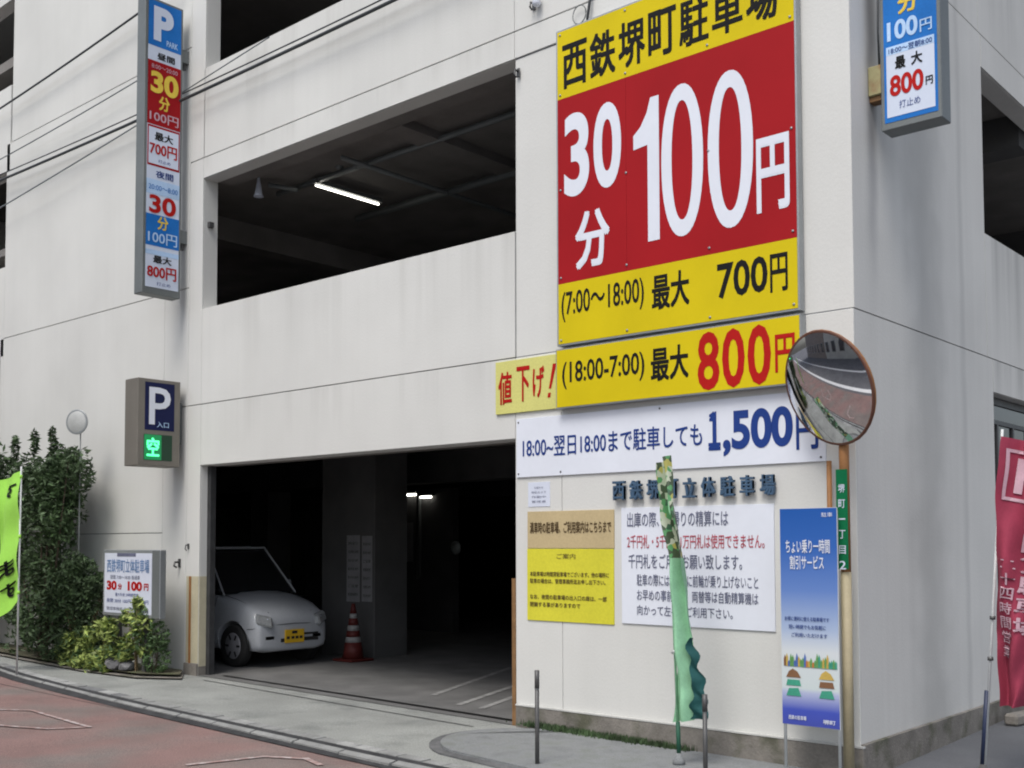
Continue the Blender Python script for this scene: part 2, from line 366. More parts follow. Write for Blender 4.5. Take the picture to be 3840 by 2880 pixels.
# road surface reaches the kerb where the kerb line curves in to the building
sheet('road', [(-60, -1.70)] + [(2, -1.70)] + [(x, y - 0.14) for x, y in kerb_line[::-1]] + [(-60, -0.89)], -0.046, 'red_road', step=1.0)
sheet('pavement', [(x, y) for x, y in kerb_line] + [(1.5, -0.0), (1.5, 0.4), (-20, 0.4), (-20, -0.7)], 0.0, 'pave', step=0.5)
sheet('street', [(-0.02, -1.70), (14, -1.70), (14, 30), (-0.02, 30)], 0.004, 'pave_dark', step=1.0)
# gutter: grimy joints and a run of flush kerb stones
gut = thing('gutter', None, None); gut['kind'] = 'structure'
bm = bmesh.new()
xs = [-16 + i * 0.5 for i in range(36)]
top = [bm.verts.new((x, kerb_y(x) + 0.004, g(x) + 0.005)) for x in xs]; bot = [bm.verts.new((x, kerb_y(x) - 0.175, g(x) - 0.042)) for x in xs]
for i in range(len(xs) - 1): bm.faces.new((top[i], top[i + 1], bot[i + 1], bot[i]))
obj('gutter_channel', bm, 'gutter_dark', gut)
stones = []
for i in range(29):
    x0 = -16 + i * 0.6
    bm = bmesh.new()
    j = random.uniform(-.006, .006)
    q = []
    for x in (x0 + 0.012, x0 + 0.588):
        yy = kerb_y(x); wd = 0.030 + 0.040 * min(1, max(0, (x + 9) / 6.0))
        q.append((x, yy - 0.055 + j, yy - 0.055 - wd + j, g(x) - 0.002))
    v = []
    for (x, ya, yb, z) in q:
        v.append([bm.verts.new((x, ya, z)), bm.verts.new((x, yb, z - 0.012)), bm.verts.new((x, yb, z - 0.07)), bm.verts.new((x, ya, z - 0.07))])
    for k in range(4): bm.faces.new((v[0][k], v[0][(k + 1) % 4], v[1][(k + 1) % 4], v[1][k]))
    bm.faces.new(v[0]); bm.faces.new(v[1][::-1])
    obj('kerb_stone', bm, 'kerb', gut)
# border blocks along the pavement edge, each a little different
shades = [material('border_block_%s' % n, c, 0.9, 0.2, 9, 0.15, 80, bump=0.5) for n, c in (('pale', (0.34, 0.345, 0.34)), ('mid', (0.25, 0.255, 0.25)), ('dark', (0.17, 0.175, 0.18)))]
x = -15.5; rb = random.Random(9)
while x < -1.6:
    ln = rb.uniform(0.20, 0.30); q = []
    tilt = rb.uniform(-0.003, 0.004); w_ = 0.115 + rb.uniform(-.012, .01)
    bm = bmesh.new(); c8 = []
    for xx in (x + 0.008, x + ln - 0.008):
        ky = kerb_y(xx)
        for yy in (ky + 0.012, ky + 0.012 + w_):
            for zz_ in (-0.02, 0.006 + tilt): c8.append(bm.verts.new((xx, yy, g(xx) + zz_)))
    for a in ((0, 1, 3, 2), (4, 6, 7, 5), (0, 4, 5, 1), (2, 3, 7, 6), (0, 2, 6, 4), (1, 5, 7, 3)): bm.faces.new([c8[i] for i in a])
    obj('border_block', bm, rb.choice(shades + shades[:2]), gut); x += ln
# worn white outlines painted on the red surface
def paint(name, pts, w, dz, mat, closed=False):
    if closed: pts = pts + [pts[0]]
    bm = bmesh.new()
    for (a, b) in zip(pts, pts[1:]):
        a = Vector((*a, 0)); b = Vector((*b, 0)); d = (b - a).normalized(); n = Vector((-d.y, d.x, 0)) * w / 2
        a2 = a - d * w * .4; b2 = b + d * w * .4
        k = max(1, int((b2 - a2).length / 1.0))
        for i in range(k):
            p = a2.lerp(b2, i / k); q = a2.lerp(b2, (i + 1) / k)
            bm.faces.new([bm.verts.new((c.x, c.y, g(c.x, c.y) + dz)) for c in (p - n, q - n, q + n, p + n)])
        dz += 0.0006
    o = obj(name, bm, mat); o['kind'] = 'structure'; return o
paint('road_marking', [(-8.3, -2.52 - .35), (-7.44, -2.50), (-7.2, -2.33), (-5.96, -2.41), (-6.12, -2.70), (-6.5, -2.87), (-7.2, -3.1)], 0.042, -0.042, 'roadpaint')
paint('road_marking', [(-3.95, -2.7), (-3.80, -2.15), (-3.50, -1.98), (-3.25, -2.05)], 0.05, -0.042, 'roadpaint')
# white bay lines on the grey street beyond (seen in the traffic mirror)
paint('road_marking', [(-1.2, -4.1), (-60, -4.1)], 0.30, -0.080, 'roadpaint2')
paint('road_marking', [(-1.2, -4.1), (-2.1, -6.3)], 0.35, -0.078, 'roadpaint2')
paint('road_marking', [(-2.1, -6.3), (-60, -6.3)], 0.24, -0.076, 'roadpaint2')
paint('road_marking', [(-2.1, -6.3), (-1.4, -7.2), (0.2, -7.6)], 0.16, -0.074, 'roadpaint2')
paint('pavement_joint', [(-7.6, -0.18), (-5.2, -0.26), (-3.35, -0.30)], 0.018, 0.006, 'gutter_dark')
# raised corner island with a rounded end
def island_outline(off):
    pts = []
    for k in range(17):
        a = R(95 + 150 * k / 16)
        pts.append((-2.35 + (0.80 + off) * math.cos(a), -0.66 + (0.66 + off) * math.sin(a)))
    return pts
isl = thing('corner_pavement', None, None); isl['kind'] = 'structure'
def slab(name, poly, z0, z1, mat, parent):
    bm = bmesh.new(); lo = [bm.verts.new((x, y, g(x) + z0)) for x, y in poly]; hi = [bm.verts.new((x, y, g(x) + z1)) for x, y in poly]
    n = len(poly); bm.faces.new(hi)
    for i in range(n): bm.faces.new((lo[i], lo[(i + 1) % n], hi[(i + 1) % n], hi[i]))
    return obj(name, bm, mat, parent)
end = [(-1.2, -1.42), (-0.03, -1.44), (-0.03, -0.01), (-2.6, -0.01)]
slab('island_border', island_outline(0.09) + [(x, y - .09 if y < -1 else y) for x, y in end], -0.02, 0.012, 'island_edge', isl)
slab('island_top', island_outline(0.0) + end, 0.0, 0.030, 'island', isl)

# ------------------------------------------------------------------ the parking garage
G = thing('parking_garage', 'off-white concrete multi-storey parking garage with dark open decks and a wide car entrance', 'building')
A = []   # panels on the front face: x0, x1, z0, z1, set-back
def P(x0, x1, z0, z1, sb=0.0): A.append((x0, x1, z0, z1, sb))
B0 = -0.14
P(-22, -13.3, B0, 2.9); P(-22, -13.2, 4.3, 5.65); P(-22, -13.1, 7.08, 8.39); P(-22, -13.03, 9.7, 10.6)
P(-13.3, -13.2, B0, 4.57); 
P(-13.2, -8.80, B0, 1.65); P(-13.2, -8.80, 1.65, 4.57); P(-8.80, -8.28, B0, 3.15); P(-8.80, -8.28, 3.15, 4.57)
P(-13.2, -8.28, 4.57, 7.5); P(-13.05, -8.28, 7.5, 10.6)
P(-8.28, -8.0, B0, 3.15); P(-8.28, -8.0, 3.15, 6.08); P(-8.28, -7.98, 6.08, 9.0); P(-8.28, -8.0, 9.0, 10.6)
P(-8.0, -3.12, 2.43, 3.15); P(-8.0, -3.12, 3.15, 4.28); P(-8.0, -3.12, 5.83, 6.08); P(-8.0, -3.12, 6.08, 7.16); P(-8.0, -3.12, 8.7, 10.6)
P(-3.12, -2.60, B0, 3.15, 0); P(-2.60, 0, B0, 3.15, 0); P(-3.12, 0, 3.15, 5.83, 0.012); P(-3.12, 0, 5.83, 6.08); P(-3.12, 0, 6.08, 9.0); P(-3.12, 0, 9.0, 10.6)
T = 0.20
for (x0, x1, z0, z1, sb) in A:
    e = 0.005; ex = 0.0025
    xe = x1 - ex if x1 < 0 else 0.0
    box('wall_panel', x0 + ex, xe, sb, 0.02, z0 + e, z1 - e, 'wall', G, 0.0025)
boxes('wall', [(x0, x1 if x1 < 0 else -0.02, 0.0201, T, z0, z1) for (x0, x1, z0, z1, sb) in A], 'wall', G)
sl = []
def seal_h(x0, x1, z): sl.append((x0, x1, 0.010, 0.0199, z - 0.0055, z + 0.0055))
def seal_v(x, z0, z1): sl.append((x - 0.0055, x + 0.0055, 0.010, 0.0199, z0, z1))
seal_h(-13.2, -8.28, 1.65); seal_h(-13.2, -8.28, 4.57); seal_h(-8.28, -.03, 3.15); seal_h(-8.28, -.03, 6.08); seal_h(-3.11, -.03, 5.83); seal_h(-13, -8.28, 7.5)
seal_v(-8.80, B0, 3.1); seal_v(-8.28, B0, 10.5); seal_v(-8.0, 2.44, 4.27); seal_v(-8.0, 5.84, 7.15); seal_v(-3.12, 2.44, 4.27); seal_v(-3.12, 5.84, 7.15); seal_v(-2.60, B0, 3.14); seal_v(-13.2, 1.6, 4.3)
boxes('joint_sealant', sl, 'sealant', G)
# side face (x = 0)
Bp = []
Y1 = 16.0
for (y0, y1, z0, z1) in ((0.02, 2.90, B0, 3.15), (2.90, 6.4, B0, 0.95), (2.90, 6.4, 2.85, 3.15), (6.4, Y1, B0, 3.15),
                         (0.02, 2.76, 3.15, 6.06), (2.76, Y1, 3.15, 4.26), (2.76, Y1, 5.76, 6.06), (0.02, 2.70, 6.06, 10.6), (2.70, Y1, 6.06, 7.16), (2.70, Y1, 8.7, 10.6)):
    e = 0.005
    box('wall_panel', -0.02, 0.0, y0 + (e if y0 > 0.1 else 0.0003), y1 - e, z0 + e, z1 - e, 'wall_side', G, 0.0)
    Bp.append((-T, -0.0201, max(y0, T), y1, z0, z1))
Bp.append((-0.0201 - 0.17, -0.0201, 0.0202, T - 0.0003, B0, 10.6))
boxes('wall', Bp[:-1], 'wall_side', G)
sb_ = [(-0.0199, -0.010, 0.02, Y1, z - 0.0055, z + 0.0055) for z in (3.15, 6.06)]
boxes('joint_sealant', sb_, 'sealant', G)
# plinth round the corner and a low one under the left pier
boxes('plinth', [(-3.10, 0.03, -0.03, -0.0005, -0.16, 0.118), (0.0005, 0.03, -0.0005, Y1, -0.16, 0.14)], 'plinth', G, 0.004)
boxes('plinth_ledge', [(-3.10, 0.034, -0.034, -0.0006, 0.1185, 0.130)], 'ledge_highlight', G)
box('plinth', -7.9995, -7.992, 0.0, 0.095, -0.06, 0.0995, 'plinth', G)
box('plinth', -8.27, -8.0, -0.025, -0.0005, -0.06, 0.13, 'plinth', G, 0.004)
# decks, ceilings, beams, inner walls
floor_poly = [(-22, 0.0), (-0.2, 0.0), (-0.2, Y1), (-22, Y1)]
sheet('garage_floor', floor_poly, 0.006, 'garage_floor', kind=None, step=2.0, parent=G)
for z0, z1 in ((2.90, 3.12), (5.94, 6.05), (8.85, 9.0)):
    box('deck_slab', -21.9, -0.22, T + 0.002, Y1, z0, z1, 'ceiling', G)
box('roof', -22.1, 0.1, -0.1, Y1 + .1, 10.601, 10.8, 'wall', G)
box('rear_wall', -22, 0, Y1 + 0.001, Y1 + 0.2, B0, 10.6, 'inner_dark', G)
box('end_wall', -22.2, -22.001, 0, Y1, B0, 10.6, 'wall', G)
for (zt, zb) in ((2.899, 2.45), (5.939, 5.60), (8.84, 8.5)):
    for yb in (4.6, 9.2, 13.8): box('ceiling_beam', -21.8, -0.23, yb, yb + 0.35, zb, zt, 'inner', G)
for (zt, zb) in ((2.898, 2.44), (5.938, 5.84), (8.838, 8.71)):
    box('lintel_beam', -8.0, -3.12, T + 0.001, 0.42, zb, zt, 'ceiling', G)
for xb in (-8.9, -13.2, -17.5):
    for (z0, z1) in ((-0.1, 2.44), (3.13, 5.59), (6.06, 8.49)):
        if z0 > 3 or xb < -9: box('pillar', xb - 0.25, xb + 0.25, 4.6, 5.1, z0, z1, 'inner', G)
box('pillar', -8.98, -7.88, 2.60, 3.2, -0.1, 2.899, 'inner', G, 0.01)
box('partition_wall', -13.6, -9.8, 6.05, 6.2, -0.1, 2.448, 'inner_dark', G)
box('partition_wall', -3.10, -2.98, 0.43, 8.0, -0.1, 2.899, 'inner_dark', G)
box('pipe_rail', -10.60, -10.54, 5.98, 6.04, 0.9, 2.44, 'casing', G)
# upper deck: dark parapet wall and ceiling pipes and beams
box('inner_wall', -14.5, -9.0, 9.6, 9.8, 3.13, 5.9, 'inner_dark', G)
bm = bmesh.new()
for (a, b, rr_) in (((-7.9, 1.0, 5.86), (-3.3, 1.0, 5.86), 0.035), ((-7.9, 2.3, 5.84), (-3.3, 2.3, 5.84), 0.05), ((-6.2, 0.6, 5.82), (-6.2, 4.5, 5.82), 0.03)):
    obj('ceiling_pipe', (lambda q: (addtube(q, [a, b], rr_, 8), q)[1])(bmesh.new()), 'casing', G, True)
bm.free()
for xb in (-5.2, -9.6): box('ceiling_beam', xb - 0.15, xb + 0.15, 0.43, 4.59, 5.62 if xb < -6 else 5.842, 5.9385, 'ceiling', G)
# entrance trim: shutter guides, cream guards, orange edge strip, threshold track
box('shutter_guide', -8.0 + 0.001, -7.93, 0.10, 0.17, -0.02, 2.425, 'gutter_dark', G)
box('shutter_guide', -3.19, -3.121, 0.10, 0.17, -0.06, 2.425, 'steel_dark', G)
box('corner_guard', -8.25, -8.006, -0.006, -0.0006, 0.135, 1.14, 'cream', G)
box('corner_guard', -7.9995, -7.994, 0.002, 0.095, 0.10, 1.14, 'cream', G)
box('guard_strip', -8.185, -8.150, -0.016, -0.0065, 0.02, 1.14, 'orangepole', G)
box('guard_strip', -3.165, -3.121, 0.0, 0.09, -0.09, 1.21, 'rust', G)
bm = bmesh.new(); bm.faces.new([bm.verts.new((x, y, g(x) + 0.012)) for x, y in ((-7.75, 0.20), (-7.75, 0.155), (-3.15, 0.12), (-3.15, 0.185))]); obj('threshold_track', bm, 'black', G)
# inner edge of the opening over the first deck
for (x, z) in ((-8.0, 5.29),):
    box('bolt', x + 0.0, x + 0.05, 0.06, 0.12, z - 0.03, z + 0.03, 'steel_dark', G)
# side ground-floor window
W = bmesh.new()
fr = obj('window_frame', (lambda b: (addbox(b, -0.14, -0.10, 2.905, 2.96, 0.955, 2.845), addbox(b, -0.14, -0.10, 6.34, 6.395, 0.955, 2.845), addbox(b, -0.14, -0.10, 2.96, 6.34, 2.78, 2.845), addbox(b, -0.14, -0.10, 2.96, 6.34, 2.60, 2.64), addbox(b, -0.14, -0.10, 2.96, 6.34, 0.955, 1.0), [addbox(b, -0.139, -0.101, y, y + 0.04, 1.0, 2.60) for y in (3.30, 3.75, 4.2, 4.65, 5.1, 5.55, 6.0)], b)[-1])(bmesh.new()), 'steel_dark', G)
W.free()
box('window_pane', -0.125, -0.119, 2.96, 6.34, 1.0, 2.78, 'glass_dark', fr)
# parking lines on the garage floor
def floor_line(a, b, w=0.07):
    bm = bmesh.new(); a = Vector((*a, 0)); b = Vector((*b, 0)); d = (b - a).normalized(); n = Vector((-d.y, d.x, 0)) * w / 2
    bm.faces.new([bm.verts.new((c.x, c.y, g(c.x) + 0.011)) for c in (a - n, b - n, b + n, a + n)])
    obj('floor_line', bm, 'floor_line', G)
floor_line((-4.90, 0.75), (-5.9, 3.1)); floor_line((-4.26, 0.45), (-4.85, 2.1)); floor_line((-3.95, 0.45), (-4.5, 2.0))

# lamps inside (lit)
def tube_lamp(loc, length, label, ax='Y', grp='lit fluorescent lamps inside the garage'):
    t = thing('fluorescent_lamp', label, 'lamp', loc, 0, grp)
    if ax == 'Y':
        box('lamp_housing', -0.04, 0.04, -length / 2 - 0.03, length / 2 + 0.03, 0.02, 0.07, 'casing', t)
        tube('lamp_tube', [(0, -length / 2, 0), (0, length / 2, 0)], 0.013, 'tube', t)
    else:
        box('lamp_housing', -length / 2 - 0.03, length / 2 + 0.03, -0.04, 0.04, 0.02, 0.07, 'casing', t)
        tube('lamp_tube', [(-length / 2, 0, 0), (length / 2, 0, 0)], 0.019, 'tube', t)
    return t
tube_lamp((-7.13, 1.48, 5.80), 1.0, 'lit fluorescent tube under the ceiling of the open deck above the entrance')
tube_lamp((-10.77, 6.0, 2.36), 0.26, 'left one of two small lit lamps deep in the dark entrance', 'X')
tube_lamp((-10.39, 6.0, 2.31), 0.26, 'right one of two small lit lamps deep in the dark entrance', 'X')
t = thing('loudspeaker', 'pale cone-shaped horn hanging under the deck ceiling left of the lit tube', 'loudspeaker', (-7.745, 0.60, 5.70))
tube('hanger', [(0, 0, 0.22), (0, 0, 0.36)], 0.008, 'steel', t); tube('arm', [(0.06, 0.1, 0.16), (0.30, 0.35, 0.10)], 0.03, 'casing', t, 8)
lathe('horn', [(0.012, 0.30), (0.022, 0.18), (0.045, 0.04), (0.060, 0.0), (0.045, 0.01)], 'signwhite', t, 12)
for (x, lab) in ((-6.72, 'left one of two round spot fittings on the deck ceiling beyond the lit tube'), (-6.40, 'right one of two round spot fittings on the deck ceiling beyond the lit tube')):
    t = thing('ceiling_spot', lab, 'ceiling fitting', (x, 1.0, 5.86 if x > -6.6 else 5.93), 0, 'round fittings on the deck ceiling')
    lathe('fitting', [(0.05, 0.03), (0.05, 0.0), (0.03, -0.03)], 'casing', t, 12)
    tube('stem', [(0, 0, 0.03), (0, 0, 0.08)], 0.01, 'steel_dark', t)

# notices on the inner pillar
f26 = front(2.598)
for k, (u0, u1, v0, v1) in enumerate(((-8.44, -8.17, 0.73, 1.63), (-8.13, -7.92, 0.74, 1.62))):
    t = tag(panel_on('notice_sheet', f26, u0, u1, v0, v1, 'pale_paper', None), ('wide pale notice column on the left of the inner pillar', 'narrow pale notice column at the right edge of the inner pillar')[k], 'notice', 'notices on the inner pillar')
    for j in range(7):
        z = v1 - 0.10 - j * 0.115
        text(t, ('駐車券をお取り下さい', '利用時間 24時間', '料金 30分100円', '最大料金 700円', '最大料金 800円', 'ご注意', '管理事務所')[(j + 3 * k) % 7], f26, u0 + 0.03, u1 - 0.03, z - 0.03, z + 0.01, 'black', 0.0, 0.005)
f60 = front(6.048)
for k, (u0, u1, v0, v1) in enumerate(((-11.5, -11.05, 1.95, 2.42), (-11.55, -11.2, 1.25, 1.85), (-11.12, -10.75, 1.2, 1.88))):
    tag(panel_on('poster', f60, u0, u1, v0, v1, 'pale_paper', None), ('pale poster highest on the dark partition deep in the entrance', 'pale poster low at the left on the dark partition deep in the entrance', 'pale poster low at the right on the dark partition deep in the entrance')[k], 'poster', 'posters deep in the entrance')
t = thing('pay_machine', 'slim pale pay machine in the dark near the right side of the entrance', 'machine', (-6.4, 4.2, g(-6.4) + .006))
box('cabinet', -0.18, 0.18, -0.15, 0.15, 0, 1.25, 'inner', t, 0.01); box('screen', -0.1, 0.1, -0.156, -0.1503, 0.95, 1.15, 'pale_paper', t)
tag(lathe('round_mirror', [(0.17, 0.0), (0.17, 0.02), (0.14, 0.05), (0.08, 0.075), (0.0, 0.085)], 'casing', None, 20, Matrix.Translation((-8.3, 4.595, 1.45)) @ Matrix.Rotation(R(90), 4, 'X') @ Matrix.Scale(0.6, 4)), 'small round convex mirror glinting in the dark entrance', 'mirror')

# ------------------------------------------------------------------ big price board on the front
pb = thing('price_board', 'tall yellow and red parking price board with huge white 100 yen lettering', 'sign', (-1.475, 0.0, 3.17))
def fr_(mp, T_):  # shift a world mapping into the thing's local space
    return lambda u, v, w: tuple(Vector(mp(u, v, w)) - Vector(T_))
def on(th, mp): return fr_(mp, th.location)
F = on(pb, front(-0.07))
def lbox(th, name, x0, x1, y0, y1, z0, z1, mat, bev=0.0, parent=None):
    l = th.location; return box(name, x0 - l.x, x1 - l.x, y0 - l.y, y1 - l.y, z0 - l.z, z1 - l.z, mat, parent or th, bev)
lbox(pb, 'backing', -2.585, -0.365, -0.07, -0.001, 3.175, 5.885, 'steel')
panel_on('yellow_panel', F, -2.57, -0.38, 5.285, 5.87, 'yellow', pb)
panel_on('red_panel', F, -2.57, -1.865, 3.70, 5.284, 'red', pb)
panel_on('red_panel', F, -1.863, -0.38, 3.70, 5.284, 'red', pb)
panel_on('yellow_panel', F, -2.57, -0.38, 3.19, 3.699, 'yellow', pb)
for i, ch in enumerate('西鉄堺町駐車場'):
    u = -2.515 + i * 0.292; text(pb, ch, F, u, u + 0.262, 5.36, 5.74, 'black', 0.03, 0.005)
text(pb, '3', F, -2.50, -2.235, 4.42, 5.13, 'white', 0.028, 0.005); text(pb, '0', F, -2.19, -1.91, 4.42, 5.13, 'white', 0.028, 0.005)
text(pb, '分', F, -2.385, -2.03, 3.79, 4.27, 'white', 0.035, 0.005)
# the figure one with its slanting flag, drawn as an outline
def poly_on(parent, pts, mp, w, mat, name='lettering'):
    bm = bmesh.new(); bm.faces.new([bm.verts.new(mp(u, v, w)) for u, v in pts]); bmesh.ops.triangulate(bm, faces=bm.faces[:]); return obj(name, bm, mat, parent)
poly_on(pb, [(-1.655, 3.90), (-1.545, 3.90), (-1.545, 5.055), (-1.625, 5.055), (-1.66, 4.94), (-1.72, 4.84), (-1.79, 4.78), (-1.79, 4.665), (-1.655, 4.68)], F, 0.005, 'white')
def ring(parent, cx_, cz, rx_, rz_, tx, tz, mp, w, mat):
    bm = bmesh.new(); n = 40; o_ = []; i_ = []
    for k in range(n):
        a = 2 * math.pi * k / n; c, s = math.cos(a), math.sin(a)
        sg = lambda q, e: math.copysign(abs(q) ** e, q)
        o_.append(bm.verts.new(mp(cx_ + rx_ * sg(c, .92), cz + rz_ * sg(s, .92), w))); i_.append(bm.verts.new(mp(cx_ + (rx_ - tx) * sg(c, .92), cz + (rz_ - tz) * sg(s, .92), w)))
    for k in range(n): bm.faces.new((o_[k], o_[(k + 1) % n], i_[(k + 1) % n], i_[k]))
    obj('lettering', bm, mat, parent)
ring(pb, -1.335, 4.485, 0.190, 0.60, 0.095, 0.13, F, 0.005, 'white'); ring(pb, -0.912, 4.47, 0.193, 0.60, 0.097, 0.13, F, 0.005, 'white')
text(pb, '円', F, -0.695, -0.43, 3.93, 4.485, 'white', 0.035, 0.005)
text(pb, '(7:00～18:00)', F, -2.535, -1.70, 3.37, 3.625, 'black', 0.015, 0.005)
text(pb, '最大', F, -1.625, -1.28, 3.345, 3.625, 'black', 0.035, 0.005)
text(pb, '700', F, -1.035, -0.615, 3.345, 3.615, 'black', 0.02, 0.005); text(pb, '円', F, -0.595, -0.455, 3.33, 3.61, 'black', 0.025, 0.005)

for u in (-2.54, -1.864, -1.1, -0.41):
    for v_ in (5.84, 5.32, 4.5, 3.75, 3.22):
        q0 = F(u, v_, 0.0035); q1 = F(u, v_, 0.009); tube('screw', [q0, q1], 0.010, 'steel', pb, 6)
nb = thing('price_board', 'flat yellow board with red 800 yen figures under the big price board', 'sign', (-1.475, 0.0, 2.65))
F = on(nb, front(-0.085))
lbox(nb, 'backing', -2.59, -0.355, -0.085, -0.001, 2.645, 3.145, 'steel'); panel_on('yellow_panel', F, -2.58, -0.365, 2.655, 3.135, 'yellow', nb)
text(nb, '(18:00-7:00)', F, -2.52, -1.69, 2.80, 3.03, 'black', 0.015, 0.005); text(nb, '最大', F, -1.63, -1.285, 2.78, 3.045, 'black', 0.035, 0.005)
for i, c in enumerate('800'): text(nb, c, F, -1.205 + i * 0.213, -1.205 + i * 0.213 + 0.190, 2.665, 3.11, 'redprint', 0.022, 0.005)
text(nb, '円', F, -0.556, -0.40, 2.74, 3.015, 'redprint', 0.03, 0.005)

def flat_sign(name, label, cat, u0, u1, v0, v1, mat, y=0.0, th=0.012, group=None, frame=None):
    t = thing(name, label, cat, ((u0 + u1) / 2, y, v0), 0, group)
    lbox(t, 'board', u0, u1, y - th, y - 0.0006, v0, v1, mat, 0.001)
    return t, on(t, front(y - th))
t, F = flat_sign('banner_sign', 'small pale yellow sign with red characters beside the yellow boards', 'sign', -3.335, -2.605, 2.66, 3.125, 'paleyellow', th=0.02)
for ch, (u0, u1, v0, v1) in zip('値下げ', ((-3.30, -3.14, 2.74, 3.03), (-3.085, -2.935, 2.75, 3.06), (-2.90, -2.77, 2.77, 3.04))): text(t, ch, F, u0, u1, v0, v1, 'redprint', 0.03)
poly_on(t, [(-2.72, 2.835), (-2.695, 2.835), (-2.635, 3.045), (-2.675, 3.045)], F, 0.003, 'redprint'); poly_on(t, [(-2.735, 2.76), (-2.705, 2.76), (-2.697, 2.80), (-2.727, 2.80)], F, 0.003, 'redprint')
t, F = flat_sign('banner_sign', 'long white banner with navy overnight price between yellow board and wall letters', 'sign', -3.095, -0.215, 2.09, 2.60, 'white', th=0.015)
text(t, '18:00~翌日18:00まで駐車しても', F, -3.02, -1.215, 2.255, 2.435, 'navy', 0.018)
text(t, '１', F, -1.16, -1.055, 2.215, 2.51, 'navy', 0.08); text(t, ',500', F, -1.035, -0.462, 2.165, 2.505, 'navy', 0.035); text(t, '円', F, -0.437, -0.267, 2.18, 2.445, 'navy', 0.03)
for u, v in ((-3.07, 2.57), (-3.07, 2.12), (-2.6, 2.12), (-1.6, 2.575), (-1.6, 2.115), (-0.25, 2.12), (-0.25, 2.57)):
    l = t.location; tube('screw', [(u - l.x, -0.0155, v - l.z), (u - l.x, -0.019, v - l.z)], 0.008, 'steel_dark', t)
# raised letters
t = thing('wall_lettering', 'row of raised dark blue characters mounted on the wall under the white banner', 'sign', (-1.3, 0, 1.86))
F = on(t, front(0.0))
for i, ch in enumerate('西鉄堺町立体駐車場'):
    u = -2.04 + i * 0.1655 ; text(t, ch, F, u, u + 0.118, 1.862, 2.015, 'navydark', 0.035, 0.02, 'letter', 0.03)
M['navydark'] = material('weathered_blue_letter', (0.05, 0.10, 0.17), 0.6, 0.2, 9)
t, F = flat_sign('notice_sheet', 'small white paper notice high at the left beside the entrance', 'notice', -2.972, -2.728, 1.83, 2.042, 'white2', th=0.004)
for k in range(4): text(t, ('お知らせ', '防犯カメラ', '作動中', '管理者')[k], F, -2.90 if k == 0 else -2.93, -2.80 if k == 0 else -2.77, 1.985 - k * 0.04, 2.005 - k * 0.04, 'greyprint', 0.0)
t, F = flat_sign('notice_board', 'tan notice board with one brown line above the yellow notice', 'notice', -2.975, -2.055, 1.475, 1.79, 'tan', th=0.01)
text(t, '満車時の駐車場、ご利用案内はこちらまで', F, -2.945, -2.08, 1.60, 1.70, 'brownprint', 0.03)
t, F = flat_sign('notice_board', 'yellow notice sheet of small text under the tan notice board', 'notice', -2.98, -2.06, 0.858, 1.470, 'noteyellow', th=0.01)
text(t, 'ご案内', F, -2.65, -2.45, 1.385, 1.43, 'brownprint', 0.0)
for s, u1, v in (('本駐車場は時間貸駐車場でございます。他の場所に', -2.105, 1.235), ('駐車の場合は、管理事務所迄お申し出下さい。', -2.14, 1.175), ('なお、夜間の駐車場の出入口の扉は、一部', -2.13, 1.04), ('閉鎖する事がありますので', -2.40, 0.975)):
    text(t, s, F, -2.945, u1, v, v + 0.042, 'brownprint', 0.02)
t, F = flat_sign('notice_board', 'large white notice board with grey and red lines of text beside the green banner', 'notice', -1.98, -0.625, 0.875, 1.80, 'white', th=0.012)
for s, u0, u1, v0, v1, m in (('出庫の際、お帰りの精算には', -1.92, -1.0, 1.643, 1.762, 'greyprint'), ('2千円札・5千円・1万円札は使用できません。', -1.922, -0.70, 1.474, 1.582, 'pinkred'),
                             ('千円札をご用意お願い致します。', -1.91, -0.887, 1.315, 1.43, 'greyprint'), ('駐車の際には車止めに前輪が乗り上げないこと', -1.83, -0.757, 1.178, 1.272, 'greyprint'),
                             ('お早めの事前精算、両替等は自動精算機は', -1.83, -0.757, 1.062, 1.15, 'greyprint'), ('向かって左手へご利用下さい。', -1.83, -0.97, 0.948, 1.028, 'greyprint')):
    text(t, s, F, u0, u1, v0, v1, m, 0.012)
# free-standing tall blue poster panel on two white legs
t = thing('poster_stand', 'tall poster stand on white legs, deep blue fading to white with cartoon-coloured items', 'sign', (-0.21, -0.30, g(-0.2) + 0.03))
F = on(t, front(-0.315))
for u in (-0.405, -0.012):
    l = t.location; tube('leg', [(u - l.x, 0, 0), (u - l.x, 0, 1.8)], 0.011, 'whitepole', t)
mb = bpy.data.materials.new('blue_to_white_print'); mb.use_nodes = True
tt = mb.node_tree; rp = _n(tt, 'ShaderNodeValToRGB'); gg = _n(tt, 'ShaderNodeNewGeometry'); ss = _n(tt, 'ShaderNodeSeparateXYZ'); mr = _n(tt, 'ShaderNodeMapRange')
tt.links.new(gg.outputs['Position'], ss.inputs[0]); tt.links.new(ss.outputs['Z'], mr.inputs['Value']); mr.inputs['From Min'].default_value = 0.28; mr.inputs['From Max'].default_value = 1.75
tt.links.new(mr.outputs[0], rp.inputs[0]); tt.links.new(rp.outputs[0], tt.nodes['Principled BSDF'].inputs['Base Color']); tt.nodes['Principled BSDF'].inputs['Roughness'].default_value = 0.4
el = rp.color_ramp.elements; el[0].position = 0.0; el[0].color = (0.05, 0.07, 0.35, 1); el[1].position = 1.0; el[1].color = (0.012, 0.09, 0.36, 1)
